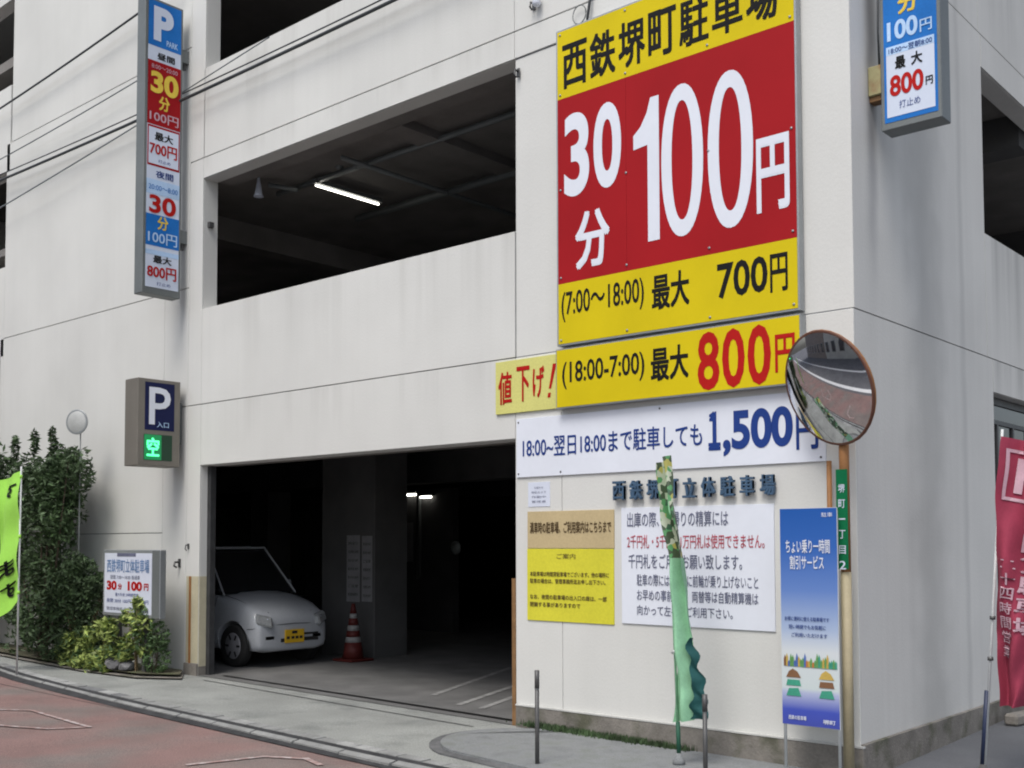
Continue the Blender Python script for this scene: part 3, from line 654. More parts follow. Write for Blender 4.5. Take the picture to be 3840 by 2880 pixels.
for p, c in ((0.07, (0.05, 0.08, 0.42, 1)), (0.15, (0.40, 0.44, 0.62, 1)), (0.17, (0.55, 0.62, 0.62, 1)), (0.34, (0.60, 0.64, 0.66, 1)), (0.44, (0.36, 0.45, 0.62, 1)), (0.62, (0.12, 0.22, 0.52, 1)), (0.82, (0.03, 0.12, 0.42, 1))):
    e = el.new(p); e.color = c
M['posterblue'] = mb
lbox(t, 'poster_panel', -0.418, -0.003, -0.315, -0.313, 0.28, 1.75, 'posterblue'); lbox(t, 'frame', -0.421, 0.0, -0.3125, -0.305, 0.277, 1.753, 'whitepole')
text(t, 'ちょい乗り一時間', F, -0.375, -0.052, 1.445, 1.54, 'white', 0.02, 0.004); text(t, '割引サービス', F, -0.345, -0.097, 1.335, 1.43, 'white', 0.02, 0.004)
text(t, '駐車', F, -0.11, -0.03, 1.69, 1.72, 'white', 0.0, 0.004)
for k in range(3): text(t, ('お得に便利に使える駐車場です', '短い時間でもお気軽に', 'ご利用いただけます')[k], F, (-0.39, -0.36, -0.34)[k], (-0.065, -0.09, -0.08)[k], 0.985 - k * 0.055, 1.015 - k * 0.055, 'navy', 0.01, 0.004)
rr = random.Random(5)
cols = [material('print_%s' % n, c, 0.5) for n, c in (('orange', (0.5, 0.18, 0.05)), ('green', (0.12, 0.3, 0.1)), ('teal', (0.05, 0.3, 0.2)), ('brown', (0.2, 0.1, 0.05)), ('blue', (0.08, 0.15, 0.4)), ('ochre', (0.5, 0.35, 0.08)))]
for k in range(26):
    u = -0.40 + 0.385 * (k + .5) / 26; h = rr.uniform(0.04, 0.10); poly_on(t, [(u - .008, 0.675), (u + .008, 0.675), (u + .009, 0.675 + h * .7), (u, 0.675 + h), (u - .009, 0.675 + h * .6)], F, 0.004, cols[rr.choice((0, 1, 3, 4, 5))] if k < 16 else cols[rr.choice((1, 2, 5))], 'print_figure')
for (u0, m1, m2) in ((-0.385, 3, 2), (-0.145, 5, 2)):
    poly_on(t, [(u0, 0.60), (u0 + .11, 0.60), (u0 + .085, 0.64), (u0 + .05, 0.66), (u0 + .02, 0.64)], F, 0.004, cols[m1], 'print_figure')
    poly_on(t, [(u0, 0.545), (u0 + .11, 0.545), (u0 + .10, 0.585), (u0 + .01, 0.585)], F, 0.004, cols[2 if u0 < -.3 else 3], 'print_figure')
    poly_on(t, [(u0, 0.475), (u0 + .11, 0.475), (u0 + .09, 0.53), (u0 + .02, 0.525)], F, 0.004, cols[m2], 'print_figure')
text(t, '西鉄の駐車場', F, -0.37, -0.24, 0.315, 0.345, 'white', 0.02, 0.004); text(t, '堺町', F, -0.12, -0.03, 0.305, 0.335, 'white', 0.02, 0.004)

# ------------------------------------------------------------------ projecting signs
def projecting(name, label, x0, x1, y0, y1, z0, z1, casing, loc_z=None):
    t = thing(name, label, 'sign', ((x0 + x1) / 2, (y0 + y1) / 2, z0))
    lbox(t, 'casing', x0, x1, y0, y1, z0, z1, casing, 0.006); return t
# tall one at the left: printed face looks along +X
v = projecting('vertical_sign', 'tall narrow light-box sign with blue, red and white parking prices projecting over the planting bed', -8.475, -8.30, -0.605, -0.105, 4.42, 7.93, 'casing')
S = on(v, side(-8.30))
ya, yb = -0.565, -0.135
def band(z0, z1, m, a=ya, b=yb, w1=0.003): panel_on('face_panel', S, a, b, z0, z1, m, v, 0.0, w1)
band(4.50, 7.90, 'signwhite')
band(7.36, 7.90, 'blue_bright', w1=0.005); band(6.42, 7.18, 'red', w1=0.005); band(5.93, 6.41, 'red', -0.56, -0.14, 0.005); band(5.955, 6.385, 'signwhite', -0.545, -0.155, 0.007)
band(5.60, 5.77, 'signskyprint', w1=0.005); band(4.99, 5.36, 'blue_bright', w1=0.005); band(4.885, 4.94, 'signskyprint', w1=0.005)
text(v, 'P', S, -0.50, -0.24, 7.43, 7.84, 'signwhite', 0.05, 0.008); text(v, 'PARK', S, -0.33, -0.18, 7.40, 7.47, 'signskyprint', 0.02, 0.008)
text(v, '昼間', S, -0.45, -0.22, 7.21, 7.29, 'black', 0.03, 0.008); text(v, '8:00〜20:00', S, -0.52, -0.18, 7.09, 7.14, 'pinkprint', 0.0, 0.008)
text(v, '30', S, -0.53, -0.165, 6.80, 7.06, 'signyellow', 0.04, 0.008); text(v, '分', S, -0.42, -0.28, 6.61, 6.78, 'signyellow', 0.04, 0.008); text(v, '100円', S, -0.54, -0.16, 6.46, 6.58, 'pinkprint', 0.015, 0.008)
text(v, '最大', S, -0.47, -0.23, 6.24, 6.34, 'black', 0.03, 0.010); text(v, '700円', S, -0.535, -0.175, 6.06, 6.21, 'redprint', 0.03, 0.010); text(v, '打止め', S, -0.42, -0.26, 5.98, 6.02, 'navy', 0.0, 0.010)
text(v, '夜間', S, -0.45, -0.22, 5.80, 5.885, 'navy', 0.02, 0.008); text(v, '20:00〜8:00', S, -0.54, -0.16, 5.65, 5.71, 'blue_bright', 0.0, 0.008)
text(v, '30', S, -0.53, -0.18, 5.375, 5.59, 'redprint', 0.03, 0.008); text(v, '分', S, -0.42, -0.28, 5.19, 5.35, 'signyellow', 0.03, 0.008); text(v, '100円', S, -0.54, -0.16, 5.02, 5.16, 'signskyprint', 0.015, 0.008)
text(v, '最大', S, -0.47, -0.23, 4.79, 4.88, 'black', 0.03, 0.008); text(v, '800円', S, -0.545, -0.165, 4.61, 4.76, 'redprint', 0.03, 0.008); text(v, '打止め', S, -0.42, -0.24, 4.53, 4.57, 'navy', 0.0, 0.008)
for z in (5.10, 7.30):
    lbox(v, 'bracket', -8.43, -8.33, -0.105, -0.001, z, z + 0.16, 'casing', 0.004); lbox(v, 'bracket_bolt', -8.40, -8.36, -0.06, -0.02, z - 0.07, z - 0.0005, 'steel_dark', 0.004)
# P sign with the green display
p = projecting('entrance_sign', 'brown-grey projecting box sign with white P on navy and a lit green display', -8.585, -8.30, -0.635, -0.085, 2.42, 3.43, 'casing_brown')
S = on(p, side(-8.30))
panel_on('navy_panel', S, -0.545, -0.165, 2.835, 3.39, 'navy_panel', p); panel_on('display', S, -0.555, -0.19, 2.485, 2.785, 'ledpanel', p)
panel_on('display_screen', S, -0.55, -0.33, 2.49, 2.78, 'ledhalo', p, 0.003, 0.005)
text(p, 'P', S, -0.495, -0.215, 2.90, 3.335, 'white', 0.012, 0.006); text(p, '入口', S, -0.395, -0.24, 2.87, 2.935, 'signskyprint', 0.01, 0.009); text(p, '空', S, -0.52, -0.36, 2.53, 2.745, 'ledglow', 0.04, 0.008)
lbox(p, 'bracket', -8.50, -8.40, -0.085, -0.001, 2.7, 3.2, 'casing', 0.004)
# sign by the corner on the side wall: printed face looks along -Y
c = projecting('vertical_sign', 'grey-cased projecting sign high on the side wall by the corner, blue above white 800 yen', 0.10, 0.53, 0.30, 0.475, 4.45, 7.9, 'casing')
F = on(c, front(0.30))
panel_on('face_panel', F, 0.128, 0.506, 4.50, 7.86, 'blue_bright', c); panel_on('white_panel', F, 0.146, 0.488, 4.535, 5.045, 'signwhite', c, 0.003, 0.005)
panel_on('face_panel', F, 0.146, 0.488, 5.43, 7.8, 'signwhite', c, 0.003, 0.005)
text(c, '分', F, 0.235, 0.385, 5.26, 5.41, 'signyellow', 0.04, 0.006); text(c, '100', F, 0.155, 0.375, 5.085, 5.225, 'signskyprint', 0.03, 0.006); text(c, '円', F, 0.39, 0.475, 5.085, 5.175, 'signskyprint', 0.02, 0.006)
panel_on('face_panel', F, 0.146, 0.488, 4.985, 5.045, 'signskyprint', c, 0.005, 0.006)
text(c, '18:00〜翌朝8:00', F, 0.165, 0.475, 4.99, 5.035, 'navy', 0.01, 0.008); text(c, '最', F, 0.21, 0.285, 4.87, 4.96, 'black', 0.04, 0.008); text(c, '大', F, 0.325, 0.405, 4.87, 4.96, 'black', 0.035, 0.008)
text(c, '800', F, 0.17, 0.41, 4.68, 4.83, 'redprint', 0.03, 0.008); text(c, '円', F, 0.425, 0.475, 4.70, 4.76, 'black', 0.03, 0.008); text(c, '打止め', F, 0.235, 0.385, 4.585, 4.64, 'navy', 0.0, 0.008)
lbox(c, 'bracket_box', 0.001, 0.0995, 0.31, 0.44, 4.735, 4.95, 'yellowbox', 0.006); lbox(c, 'bracket_foot', 0.001, 0.09, 0.33, 0.42, 4.695, 4.734, 'rust', 0.003)
lbox(c, 'bracket_box', 0.001, 0.0995, 0.33, 0.42, 6.9, 7.1, 'casing', 0.006)
tube('sign_cable', [(-0.215, -0.10, 1.2), (-0.24, -0.06, 0.75), (-0.25, -0.02, 0.5)], 0.008, 'wire', c)

# board on two posts in the planting bed
t = thing('price_board', 'small grey-framed white price board on two posts among the low plants', 'sign', (-8.76, -0.42, g(-9)))
F = (lambda F0: (lambda u, v, w: F0(u + 0.22, v, w)))(on(t, front(-0.44))); 
lbox(t, 'frame', -9.38, -8.11, -0.44, -0.36, 0.66, 1.45, 'steel', 0.006); panel_on('face', F, -9.56, -8.50, 0.70, 1.41, 'white2', t); panel_on('side_rail', F, -8.49, -8.34, 0.67, 1.44, 'casing', t)
panel_on('title_strip', F, -9.27, -8.85, 1.37, 1.41, 'greyprint', t, 0.003, 0.005)
for s, u0, u1, v0, v1, m, b in (('西鉄堺町立体駐車場', -9.50, -8.55, 1.18, 1.34, 'signblueprint', .02), ('昼間 7:00〜18:00 普通車', -9.42, -8.75, 1.10, 1.15, 'greyprint', 0), ('30', -9.50, -9.27, 0.97, 1.08, 'redprint', .05), ('分', -9.24, -9.15, 0.98, 1.05, 'redprint', .05), ('100', -9.02, -8.70, 0.97, 1.08, 'redprint', .05), ('円', -8.66, -8.56, 0.98, 1.06, 'redprint', .05),
                                ('最大料金 24時間営業', -9.3, -8.78, 0.90, 0.94, 'navy', .0), ('夜間 30分 100円 最大800円', -9.50, -8.56, 0.82, 0.87, 'navy', .0), ('管理事務所 年中無休 24時間', -9.50, -8.56, 0.73, 0.77, 'greyprint', .0)):
    text(t, s, F, u0, u1, v0, v1, m, b, 0.006)
M['signblueprint'] = material('faded_blue_print', (0.16, 0.26, 0.45), 0.5)
for u in (-9.06, -8.44): l = t.location; box('post', u - 0.035 - l.x, u + 0.035 - l.x, -0.02, 0.04, 0.0, 0.66 - l.z - 0.001, 'steel_dark', t)

# ------------------------------------------------------------------ traffic mirror at the corner
t = thing('traffic_mirror', 'round convex traffic mirror with brown rim on a pole at the building corner', 'mirror', (0.005, -0.20, g(0) + 0.0))
tube('pole', [(0, 0, 0), (0, 0, 1.42)], 0.036, 'beigepole', t, 12); tube('pole_upper', [(0, 0, 1.4205), (0, 0, 2.95)], 0.034, 'orangepole', t, 12)
nrm = Vector((-0.37, -0.90, -0.33)).normalized(); cen = Vector((-0.020, -0.17, 2.55 - t.location.z))
q = nrm.to_track_quat('Z', 'Y').to_matrix().to_4x4(); MW = Matrix.Translation(cen) @ q
rad = 0.385; Rc = 1.7
prof = [(0.0001, math.sqrt(Rc * Rc) - math.sqrt(Rc * Rc - rad * rad))]
cap = []
for k in range(13):
    r_ = rad * k / 12; cap.append((max(r_, 1e-4), math.sqrt(Rc * Rc - r_ * r_) - math.sqrt(Rc * Rc - rad * rad) + 0.012))
bm = bmesh.new(); seg = 48; rings = []
for r_, z_ in cap: rings.append([bm.verts.new((r_ * math.cos(2 * math.pi * k / seg), r_ * math.sin(2 * math.pi * k / seg), z_)) for k in range(seg)])
for a, b in zip(rings, rings[1:]):
    for k in range(seg): bm.faces.new((a[k], a[(k + 1) % seg], b[(k + 1) % seg], b[k]))
bmesh.ops.remove_doubles(bm, verts=bm.verts[:], dist=2e-4)
bmesh.ops.transform(bm, matrix=MW, verts=bm.verts[:]); obj('mirror_face', bm, 'mirror', t, True)
lathe('rim', [(0.385, 0.0), (0.396, 0.0), (0.398, 0.008), (0.396, 0.014), (0.385, 0.013)], 'mirror_rim', t, 48, MW)
lathe('back_shell', [(0.40, 0.0), (0.38, -0.03), (0.2, -0.06), (0.02, -0.065)], 'orangepole', t, 32, MW)
tube('bracket', [(0, 0, 2.55 - t.location.z), tuple(cen + nrm * -0.05)], 0.02, 'rust', t)
# green plate on the pole
l = t.location
plate = box('street_plate', 0.0 - 0.038, 0.042, -0.052, -0.045, 1.34 - l.z, 2.01 - l.z, 'green_plate', t)
Fp = lambda u, v_, w: (u, -0.052 - w, v_ - l.z)
for i, ch in enumerate('堺町一丁目2'): text(t, ch, Fp, -0.022, 0.026, 1.93 - i * 0.103 - 0.045, 1.93 - i * 0.103 + 0.012, 'signwhite', 0.01, 0.002)
# second, orange stub post behind the poster
tag(tube('guard_post', [(-0.165, -0.07, 1.0), (-0.165, -0.07, 2.085)], 0.019, 'orangepole'), 'slim orange-brown pipe fixed to the wall behind the poster stand', 'pipe')

# ------------------------------------------------------------------ bollards, flags
def bollard(x, y, top, label):
    t = thing('bollard', label, 'bollard', (x, y, g(x)), 0, 'thin grey posts along the corner pavement')
    h = top - g(x)
    tube('post', [(0, 0, 0), (0, 0, h * 0.80)], 0.016, 'steel_dark', t, 10); tube('reflector_band', [(0, 0, h * 0.8005), (0, 0, h * 0.815)], 0.0165, 'casing', t, 10)
    tube('post_top', [(0, 0, h * 0.8155), (0, 0, h)], 0.018, 'steel_dark', t, 10); lathe('foot_plate', [(0.05, 0.0), (0.05, 0.008), (0.02, 0.012)], 'steel_dark', t, 12)
    return t
bollard(-1.875, -1.20, 0.611, 'thin dark steel post left of the narrow green banner'); bollard(-0.676, -0.90, 0.514, 'thin dark steel post right of the narrow green banner')

def cloth(name, P_, nu, nv, mat, parent, mats=None):
    bm = bmesh.new(); gr = [[bm.verts.new(P_(i / nu, j / nv)) for i in range(nu + 1)] for j in range(nv + 1)]
    for j in range(nv):
        for i in range(nu): bm.faces.new((gr[j][i], gr[j][i + 1], gr[j + 1][i + 1], gr[j + 1][i]))
    return obj(name, bm, mat, parent, True)
def interp(tab, v):
    for a, b in zip(tab, tab[1:]):
        if a[0] <= v <= b[0]:
            f = (v - a[0]) / (b[0] - a[0]); return [a[k] + (b[k] - a[k]) * f for k in range(1, len(a))]
    return list(tab[-1][1:])
# green narrow banner (seen edge-on) between the two posts
t = thing('banner_flag', 'narrow green advertising banner, patterned at its top, on a leaning pole by the wall', 'flag', (-1.12, -0.53, g(-1.12) + .03))
l = t.location.copy()
tube('pole', [(0, 0, 0.04), (-0.075, 0.0, 2.20)], 0.009, 'greencloth', t); lathe('foot', [(0.045, 0.0), (0.045, 0.03), (0.03, 0.05), (0.018, 0.08)], 'island', t, 16)
tube('pole_sleeve', [(0, 0, 0.06), (-0.006, 0, 0.30)], 0.016, material('dark_green_sleeve', (0.02, 0.10, 0.06), 0.6), t)
tabL = [(0.0, -1.15, 0.24), (0.3, -1.14, 0.72), (0.62, -1.145, 1.39), (0.8, -1.205, 1.73), (1.0, -1.26, 2.10)]
tabR = [(0.0, -0.985, 0.27), (0.12, -0.96, 0.45), (0.3, -1.0, 0.80), (0.62, -1.03, 1.39), (0.8, -1.10, 1.76), (1.0, -1.15, 2.15)]
def gcl(i, j, a=0.0, b=1.0):
    v_ = a + (b - a) * j; L0 = interp(tabL, v_); R0 = interp(tabR, v_)
    x = L0[0] + (R0[0] - L0[0]) * i; z = L0[1] + (R0[1] - L0[1]) * i
    y = -0.53 + 0.055 * math.sin(i * 7.0 + v_ * 6) - 0.03 + 0.01 * math.sin(v_ * 31 + i * 5)
    return (x - l.x, y - l.y, z - l.z)
cloth('cloth', lambda i, j: gcl(i, j, 0.0, 0.63), 14, 40, 'greencloth', t)
mp_ = bpy.data.materials.new('patterned_cloth'); mp_.use_nodes = True
tt = mp_.node_tree; vo = _n(tt, 'ShaderNodeTexVoronoi'); vo.inputs['Scale'].default_value = 26; gg = _n(tt, 'ShaderNodeNewGeometry'); tt.links.new(gg.outputs['Position'], vo.inputs['Vector'])
rp = _n(tt, 'ShaderNodeValToRGB'); rp.color_ramp.interpolation = 'CONSTANT'; sx_ = _n(tt, 'ShaderNodeSeparateXYZ'); tt.links.new(vo.outputs['Color'], sx_.inputs[0]); tt.links.new(sx_.outputs[0], rp.inputs[0])
el = rp.color_ramp.elements; el[0].color = (0.06, 0.09, 0.05, 1); el[1].position = 0.68; el[1].color = (0.45, 0.50, 0.38, 1)
for p_, c_ in ((0.35, (0.10, 0.30, 0.12, 1)), (0.55, (0.40, 0.38, 0.10, 1)), (0.62, (0.05, 0.12, 0.07, 1))): e = el.new(p_); e.color = c_
tt.links.new(rp.outputs[0], tt.nodes['Principled BSDF'].inputs['Base Color']); M['pattern'] = mp_
cloth('patterned_cloth', lambda i, j: gcl(i, j, 0.6302, 1.0), 10, 30, 'pattern', t)
def ripple(i, j):
    L0 = interp(tabR, j * 0.32); x = L0[0] + i * (0.10 * (1 - j) + 0.02) + 0.014 * math.sin(j * 26) - 0.012; return (x - l.x, -0.575 + 0.05 * i + 0.02 * math.sin(j * 20 + i * 4) - l.y, L0[1] + 0.01 - l.z)
cloth('cloth_fold', ripple, 5, 24, material('dark_teal_cloth', (0.01, 0.075, 0.075), 0.8), t)
tube('clip', [(-0.03, -0.03, 0.79), (0.015, -0.05, 0.81)], 0.010, 'whitepole', t)

# lime flag at the left edge
t = thing('banner_flag', 'bright lime green advertising flag on a thin pole in front of the shrubs', 'flag', (-9.54, -1.40, g(-9.54)))
l = t.location.copy()
tube('pole', [(0, 0, 0.0), (-0.09, 0.05, 2.42)], 0.011, 'whitepole', t)
def lime(i, j, w=0.0):
    zt = 2.38 - 0.10 * i; zb = 0.85 - 0.30 * i; z = zb + (zt - zb) * j - g(-9.54)
    x = -0.09 * z / 2.42 - 0.62 * i * (1 - 0.06 * math.sin(j * 9)) + 0.012; y = 0.05 * z / 2.42 - 0.02 + 0.07 * math.sin(i * 6 + j * 4) * i + 0.02 * math.sin(j * 14)
    return (x, y - w, z)
cloth('cloth', lime, 16, 40, 'lime', t)
for k, ch in enumerate(('す', 'ぐ', '入', 'れ', 'ま', 'す')):
    j1 = (0.93, 0.78, 0.63, 0.48, 0.36, 0.20)[k]
    if k in (0, 4, 5): text(t, ch, (lambda u, v_, w: lime(u, v_, 0.012)), 0.10, 0.62, j1 - 0.11, j1, 'black', 0.03)
for zz in (2.3, 1.6, 0.95): lathe('loop', [(0.016, -0.02), (0.016, 0.02)], 'lime', t, 8, Matrix.Translation((-0.09 * zz / 2.42, 0.05 * zz / 2.42, zz)))

# maroon flag at the right edge
t = thing('banner_flag', 'maroon advertising flag with pale P on a leaning white pole beside the side wall', 'flag', (0.620, 0.60, g(1, .6) + 0.02))
l = t.location.copy()
def polep(z): return Vector((0.622 + 0.163 * (z - 0.03) / 2.25, 0.6, z))
tube('pole', [tuple(polep(-0.05) - l), tuple(polep(2.29) - l)], 0.0095, 'whitepole', t)
tube('pole_sleeve', [tuple(polep(-0.05) - l + Vector((-0.016, 0, 0))), tuple(polep(0.50) - l + Vector((-0.012, 0, 0)))], 0.017, material('dark_blue_sleeve', (0.02, 0.03, 0.07), 0.5), t)
lathe('foot', [(0.14, -0.0), (0.14, 0.02), (0.05, 0.035), (0.02, 0.08)], 'steel_dark', t, 20, Matrix.Translation((-0.01, 0, -0.015)))
def mar(i, j, w=0.0):
    z = 0.40 + 1.84 * j; p_ = polep(max(z, 0.4))
    wd = 0.42 if j > 0.28 else 0.42 * (0.36 + 0.64 * (j / 0.28))
    sh = 0.0 if j > 0.28 else 0.07 * (1 - j / 0.28)
    zz = z - 0.10 * i * (1 if j > 0.6 else j / 0.6)
    x = p_.x + 0.01 + sh + wd * i * 0.93 + 0.004 * math.sin(j * 30); y = 0.6 + 0.075 * math.sin(i * 8 + j * 6) + 0.02 * math.sin(i * 17 - j * 9) + 0.12 * i - 0.01
    return (x - l.x, y - w - l.y, zz - l.z)
cloth('cloth', mar, 20, 50, 'pinkcloth', t)
mm = lambda u, v_, w: mar(u, v_, 0.012 + w)
text(t, 'P', mm, 0.20, 0.55, 0.80, 0.93, 'pinkprint', 0.03)
rg = [(0.08, 0.77), (0.60, 0.77), (0.72, 0.86), (0.60, 0.96), (0.08, 0.96)]
bm = bmesh.new()
for (a, b) in zip(rg, rg[1:] + rg[:1]):
    n = 6
    for k in range(n):
        p0 = Vector(a).lerp(Vector(b), k / n); p1 = Vector(a).lerp(Vector(b), (k + 1) / n); ce = Vector((0.35, 0.865))
        bm.faces.new([bm.verts.new(mm(*x_, 0)) for x_ in (p0, p1, p1 + (ce - p1) * 0.13, p0 + (ce - p0) * 0.13)])
obj('print_outline', bm, 'pinkprint', t)
for k, ch in enumerate('時間貸駐車場'): text(t, ch, mm, 0.36, 0.74, 0.735 - k * 0.078 - 0.068, 0.735 - k * 0.078, 'pinkprint', 0.035)
for k, ch in enumerate('二十四時間営業'): text(t, ch, mm, 0.12, 0.32, 0.56 - k * 0.055 - 0.045, 0.56 - k * 0.055, 'pinkprint', 0.02)
for zz in (1.0, 0.72): lathe('loop', [(0.02, -0.012), (0.02, 0.012)], 'steel_dark', t, 8, Matrix.Translation(polep(zz) - l))
tag(box('wheel_stop', -0.3, 0.3, -0.06, 0.06, 0, 0.10, 'plinth', None, 0.02), 'worn olive-grey block on the ground at the foot of the side wall', 'block')
bpy.data.objects['wheel_stop'].location = (0.22, 2.9, g(0.2, 2.9)); bpy.data.objects['wheel_stop'].rotation_euler = (0, 0, R(80))

# ------------------------------------------------------------------ wires and wall fittings
def sagged(a, b, sag, n=14):
    a = Vector(a); b = Vector(b); return [tuple(a.lerp(b, k / n) - Vector((0, 0, sag * 4 * (k / n) * (1 - k / n)))) for k in range(n + 1)]
def cable(a, b, sag, r, mat, label):
    return tag(tube('cable', sagged(a, b, sag), r, mat, None, 6), label, 'cable', 'overhead cables along the front')
cable((-16.0, -0.12, 7.95), (-8.40, -0.12, 8.27), 0.06, 0.014, 'wire', 'single dark cable reaching the top of the tall sign from the left')
cable((-16.0, -0.12, 7.22), (-8.42, -0.12, 7.38), 0.05, 0.008, 'wire_thin', 'thin pale cable just below the highest one at the left')
cable((-16.0, -0.14, 7.00), (-3.2, -0.14, 6.80), 0.08, 0.018, 'wire', 'thickest dark cable, running the whole way behind the tall sign')
cable((-16.0, -0.10, 7.12), (-3.2, -0.10, 6.89), 0.08, 0.008, 'wire', 'thin cable running just above the thickest dark one')
cable((-16.0, -0.17, 6.28), (-8.6, -0.17, 6.78), 0.02, 0.009, 'wire_thin', 'thin cable that climbs to join the thick one behind the tall sign')
cable((-8.42, -0.06, 6.95), (-6.6, -0.10, 7.07), 0.0, 0.007, 'wire_thin', 'short thin cable rising across the wall right of the tall sign')
def wall_hook(x, z, label, y=0.0, s=1.0):
    t = thing('wall_hook', label, 'wall hook', (x, y, z), 0, 'small hooks on the front wall')
    box('plate', -0.018 * s, 0.018 * s, -0.012, -0.0008, -0.04 * s, 0.04 * s, 'steel_dark', t, 0.002); tube('hook', [(0, -0.012, 0.015), (0, -0.05 * s, 0.012), (0, -0.06 * s, -0.03), (0, -0.035 * s, -0.05)], 0.010 * s, 'steel_dark', t)
wall_hook(-3.07, 5.69, 'small dark hook on the wall at the top right corner of the open deck'); wall_hook(-2.885, 6.24, 'dark hook with a white insulator near the top of the photo')
lathe_t = tag(lathe('insulator', [(0.025, 0), (0.04, 0.02), (0.03, 0.05), (0.04, 0.07), (0.015, 0.09)], 'white', None, 12, Matrix.Translation((-2.82, -0.05, 6.20))), 'white porcelain insulator on the wall beside the upper hook', 'insulator')
wall_hook(-8.405, 1.29, 'lower dark fitting on the pier left of the entrance', s=1.3); wall_hook(-8.22, 1.49, 'upper dark fitting on the pier left of the entrance', s=0.8)
t = thing('hanging_cable', 'short dark cable and ring hanging above the top left of the big price board', 'cable', (-2.30, -0.03, 5.86))
tube('cable_end', [(0.06, 0, 0.42), (0.055, -0.01, 0.2), (0.03, -0.01, 0.06), (0.0, 0, 0.0)], 0.012, 'wire', t)
tube('ring', [(0.07 * math.cos(a) - 0.06, -0.005, 0.08 * math.sin(a) + 0.12) for a in [k * math.pi / 8 for k in range(17)]], 0.005, 'casing', t, 6)
tube('clamp', [(-0.10, -0.01, 0.0), (-0.03, -0.01, -0.03), (0.01, -0.01, 0.0)], 0.012, 'steel_dark', t)

# ------------------------------------------------------------------ car inside the entrance
car = thing('parked_car', 'small white hatchback with yellow number plate parked just inside the entrance', 'car', (-8.0, 1.39, g(-8) + 0.012))
# local: nose toward +x at 0, y = 0 centre line
stn = [  # x, half width, z bottom, z side max, z top edge (shoulder), z centre
    (0.045, 0.50, 0.23, 0.36, 0.50, 0.52), (0.03, 0.57, 0.20, 0.38, 0.57, 0.60), (-0.05, 0.625, 0.18, 0.40, 0.655, 0.685), (-0.20, 0.64, 0.18, 0.42, 0.73, 0.765),
    (-0.45, 0.65, 0.18, 0.45, 0.80, 0.85), (-0.75, 0.65, 0.18, 0.46, 0.85, 0.91), (-0.95, 0.655, 0.18, 0.47, 0.875, 0.93), (-1.6, 0.66, 0.18, 0.48, 0.88, 0.90), (-2.6, 0.66, 0.18, 0.48, 0.89, 0.90), (-3.1, 0.64, 0.2, 0.48, 0.86, 0.88), (-3.28, 0.56, 0.25, 0.48, 0.78, 0.80)]
bm = bmesh.new(); rings = []
for (x, w, zb, zm, zt, zc) in stn:
    half = [(0.0, zb), (w * .7, zb), (w * .95, zb + .03), (w, zm - .08), (w, zm + .06), (w * .985, (zm + zt) / 2 + .03), (w * .93, zt - .02), (w * .84, zt + .02), (w * .5, zc), (0.0, zc + .01)]
    full = half + [(-a, b) for a, b in half[-2:0:-1]]
    rings.append([bm.verts.new((x, a, b)) for a, b in full])
n = len(rings[0])
for a, b in zip(rings, rings[1:]):
    for k in range(n): bm.faces.new((a[k], a[(k + 1) % n], b[(k + 1) % n], b[k]))
bm.faces.new(rings[0]); bm.faces.new(rings[-1])
bmesh.ops.subdivide_edges(bm, edges=bm.edges[:], cuts=1, smooth=0.3, use_grid_fill=True)
body = obj('body', bm, 'car', car, True)
cut = bmesh.new()
for xw in (-0.42, -2.75):
    bmesh.ops.create_cone(cut, cap_ends=True, segments=28, radius1=0.31, radius2=0.31, depth=1.6, matrix=Matrix.Translation((xw, 0, 0.255)) @ Matrix.Rotation(R(90), 4, 'X'))
cutme = bpy.data.meshes.new('c'); cut.to_mesh(cutme); cut.free(); cuto = bpy.data.objects.new('c', cutme); COL.objects.link(cuto); cuto.parent = car
md = body.modifiers.new('b', 'BOOLEAN'); md.operation = 'DIFFERENCE'; md.object = cuto; md.solver = 'EXACT'
bpy.context.view_layer.update()
me2 = bpy.data.meshes.new_from_object(body.evaluated_get(bpy.context.evaluated_depsgraph_get()))
body.modifiers.clear(); body.data = me2; bpy.data.objects.remove(cuto)
# cabin: pillars and roof, with glass set inside
def prism(name, prof, w0, w1, mat, parent):
    """profile in (x, z), half width narrowing from w0 at the belt to w1 at the roof"""
    bm = bmesh.new(); zs = [p[1] for p in prof]; z0, z1 = min(zs), max(zs)
    wf = lambda z: w0 + (w1 - w0) * (z - z0) / (z1 - z0)
    a = [bm.verts.new((x, wf(z), z)) for x, z in prof]; b = [bm.verts.new((x, -wf(z), z)) for x, z in prof]; n = len(prof)
    for k in range(n): bm.faces.new((a[k], a[(k + 1) % n], b[(k + 1) % n], b[k]))
    bm.faces.new(a); bm.faces.new(b[::-1]); return obj(name, bm, mat, parent)
prism('windows', [(-0.66, 0.88), (-1.18, 1.42), (-1.5, 1.46), (-2.7, 1.44), (-3.12, 0.90)], 0.60, 0.49, 'glass_dark', car)
bm = bmesh.new()
addbox(bm, -2.75, -1.16, -0.50, 0.50, 1.445, 1.475, 0.012)
for s in (-1, 1):
    for (xa, za, xb, zb_) in ((-0.64, 0.87, -1.18, 1.45), (-1.95, 0.89, -2.0, 1.45), (-3.12, 0.89, -2.72, 1.45)):
        addtube(bm, [(xa, s * 0.615, za), (xb, s * 0.497, zb_)], 0.013, 6)
obj('roof', bm, 'car', car)
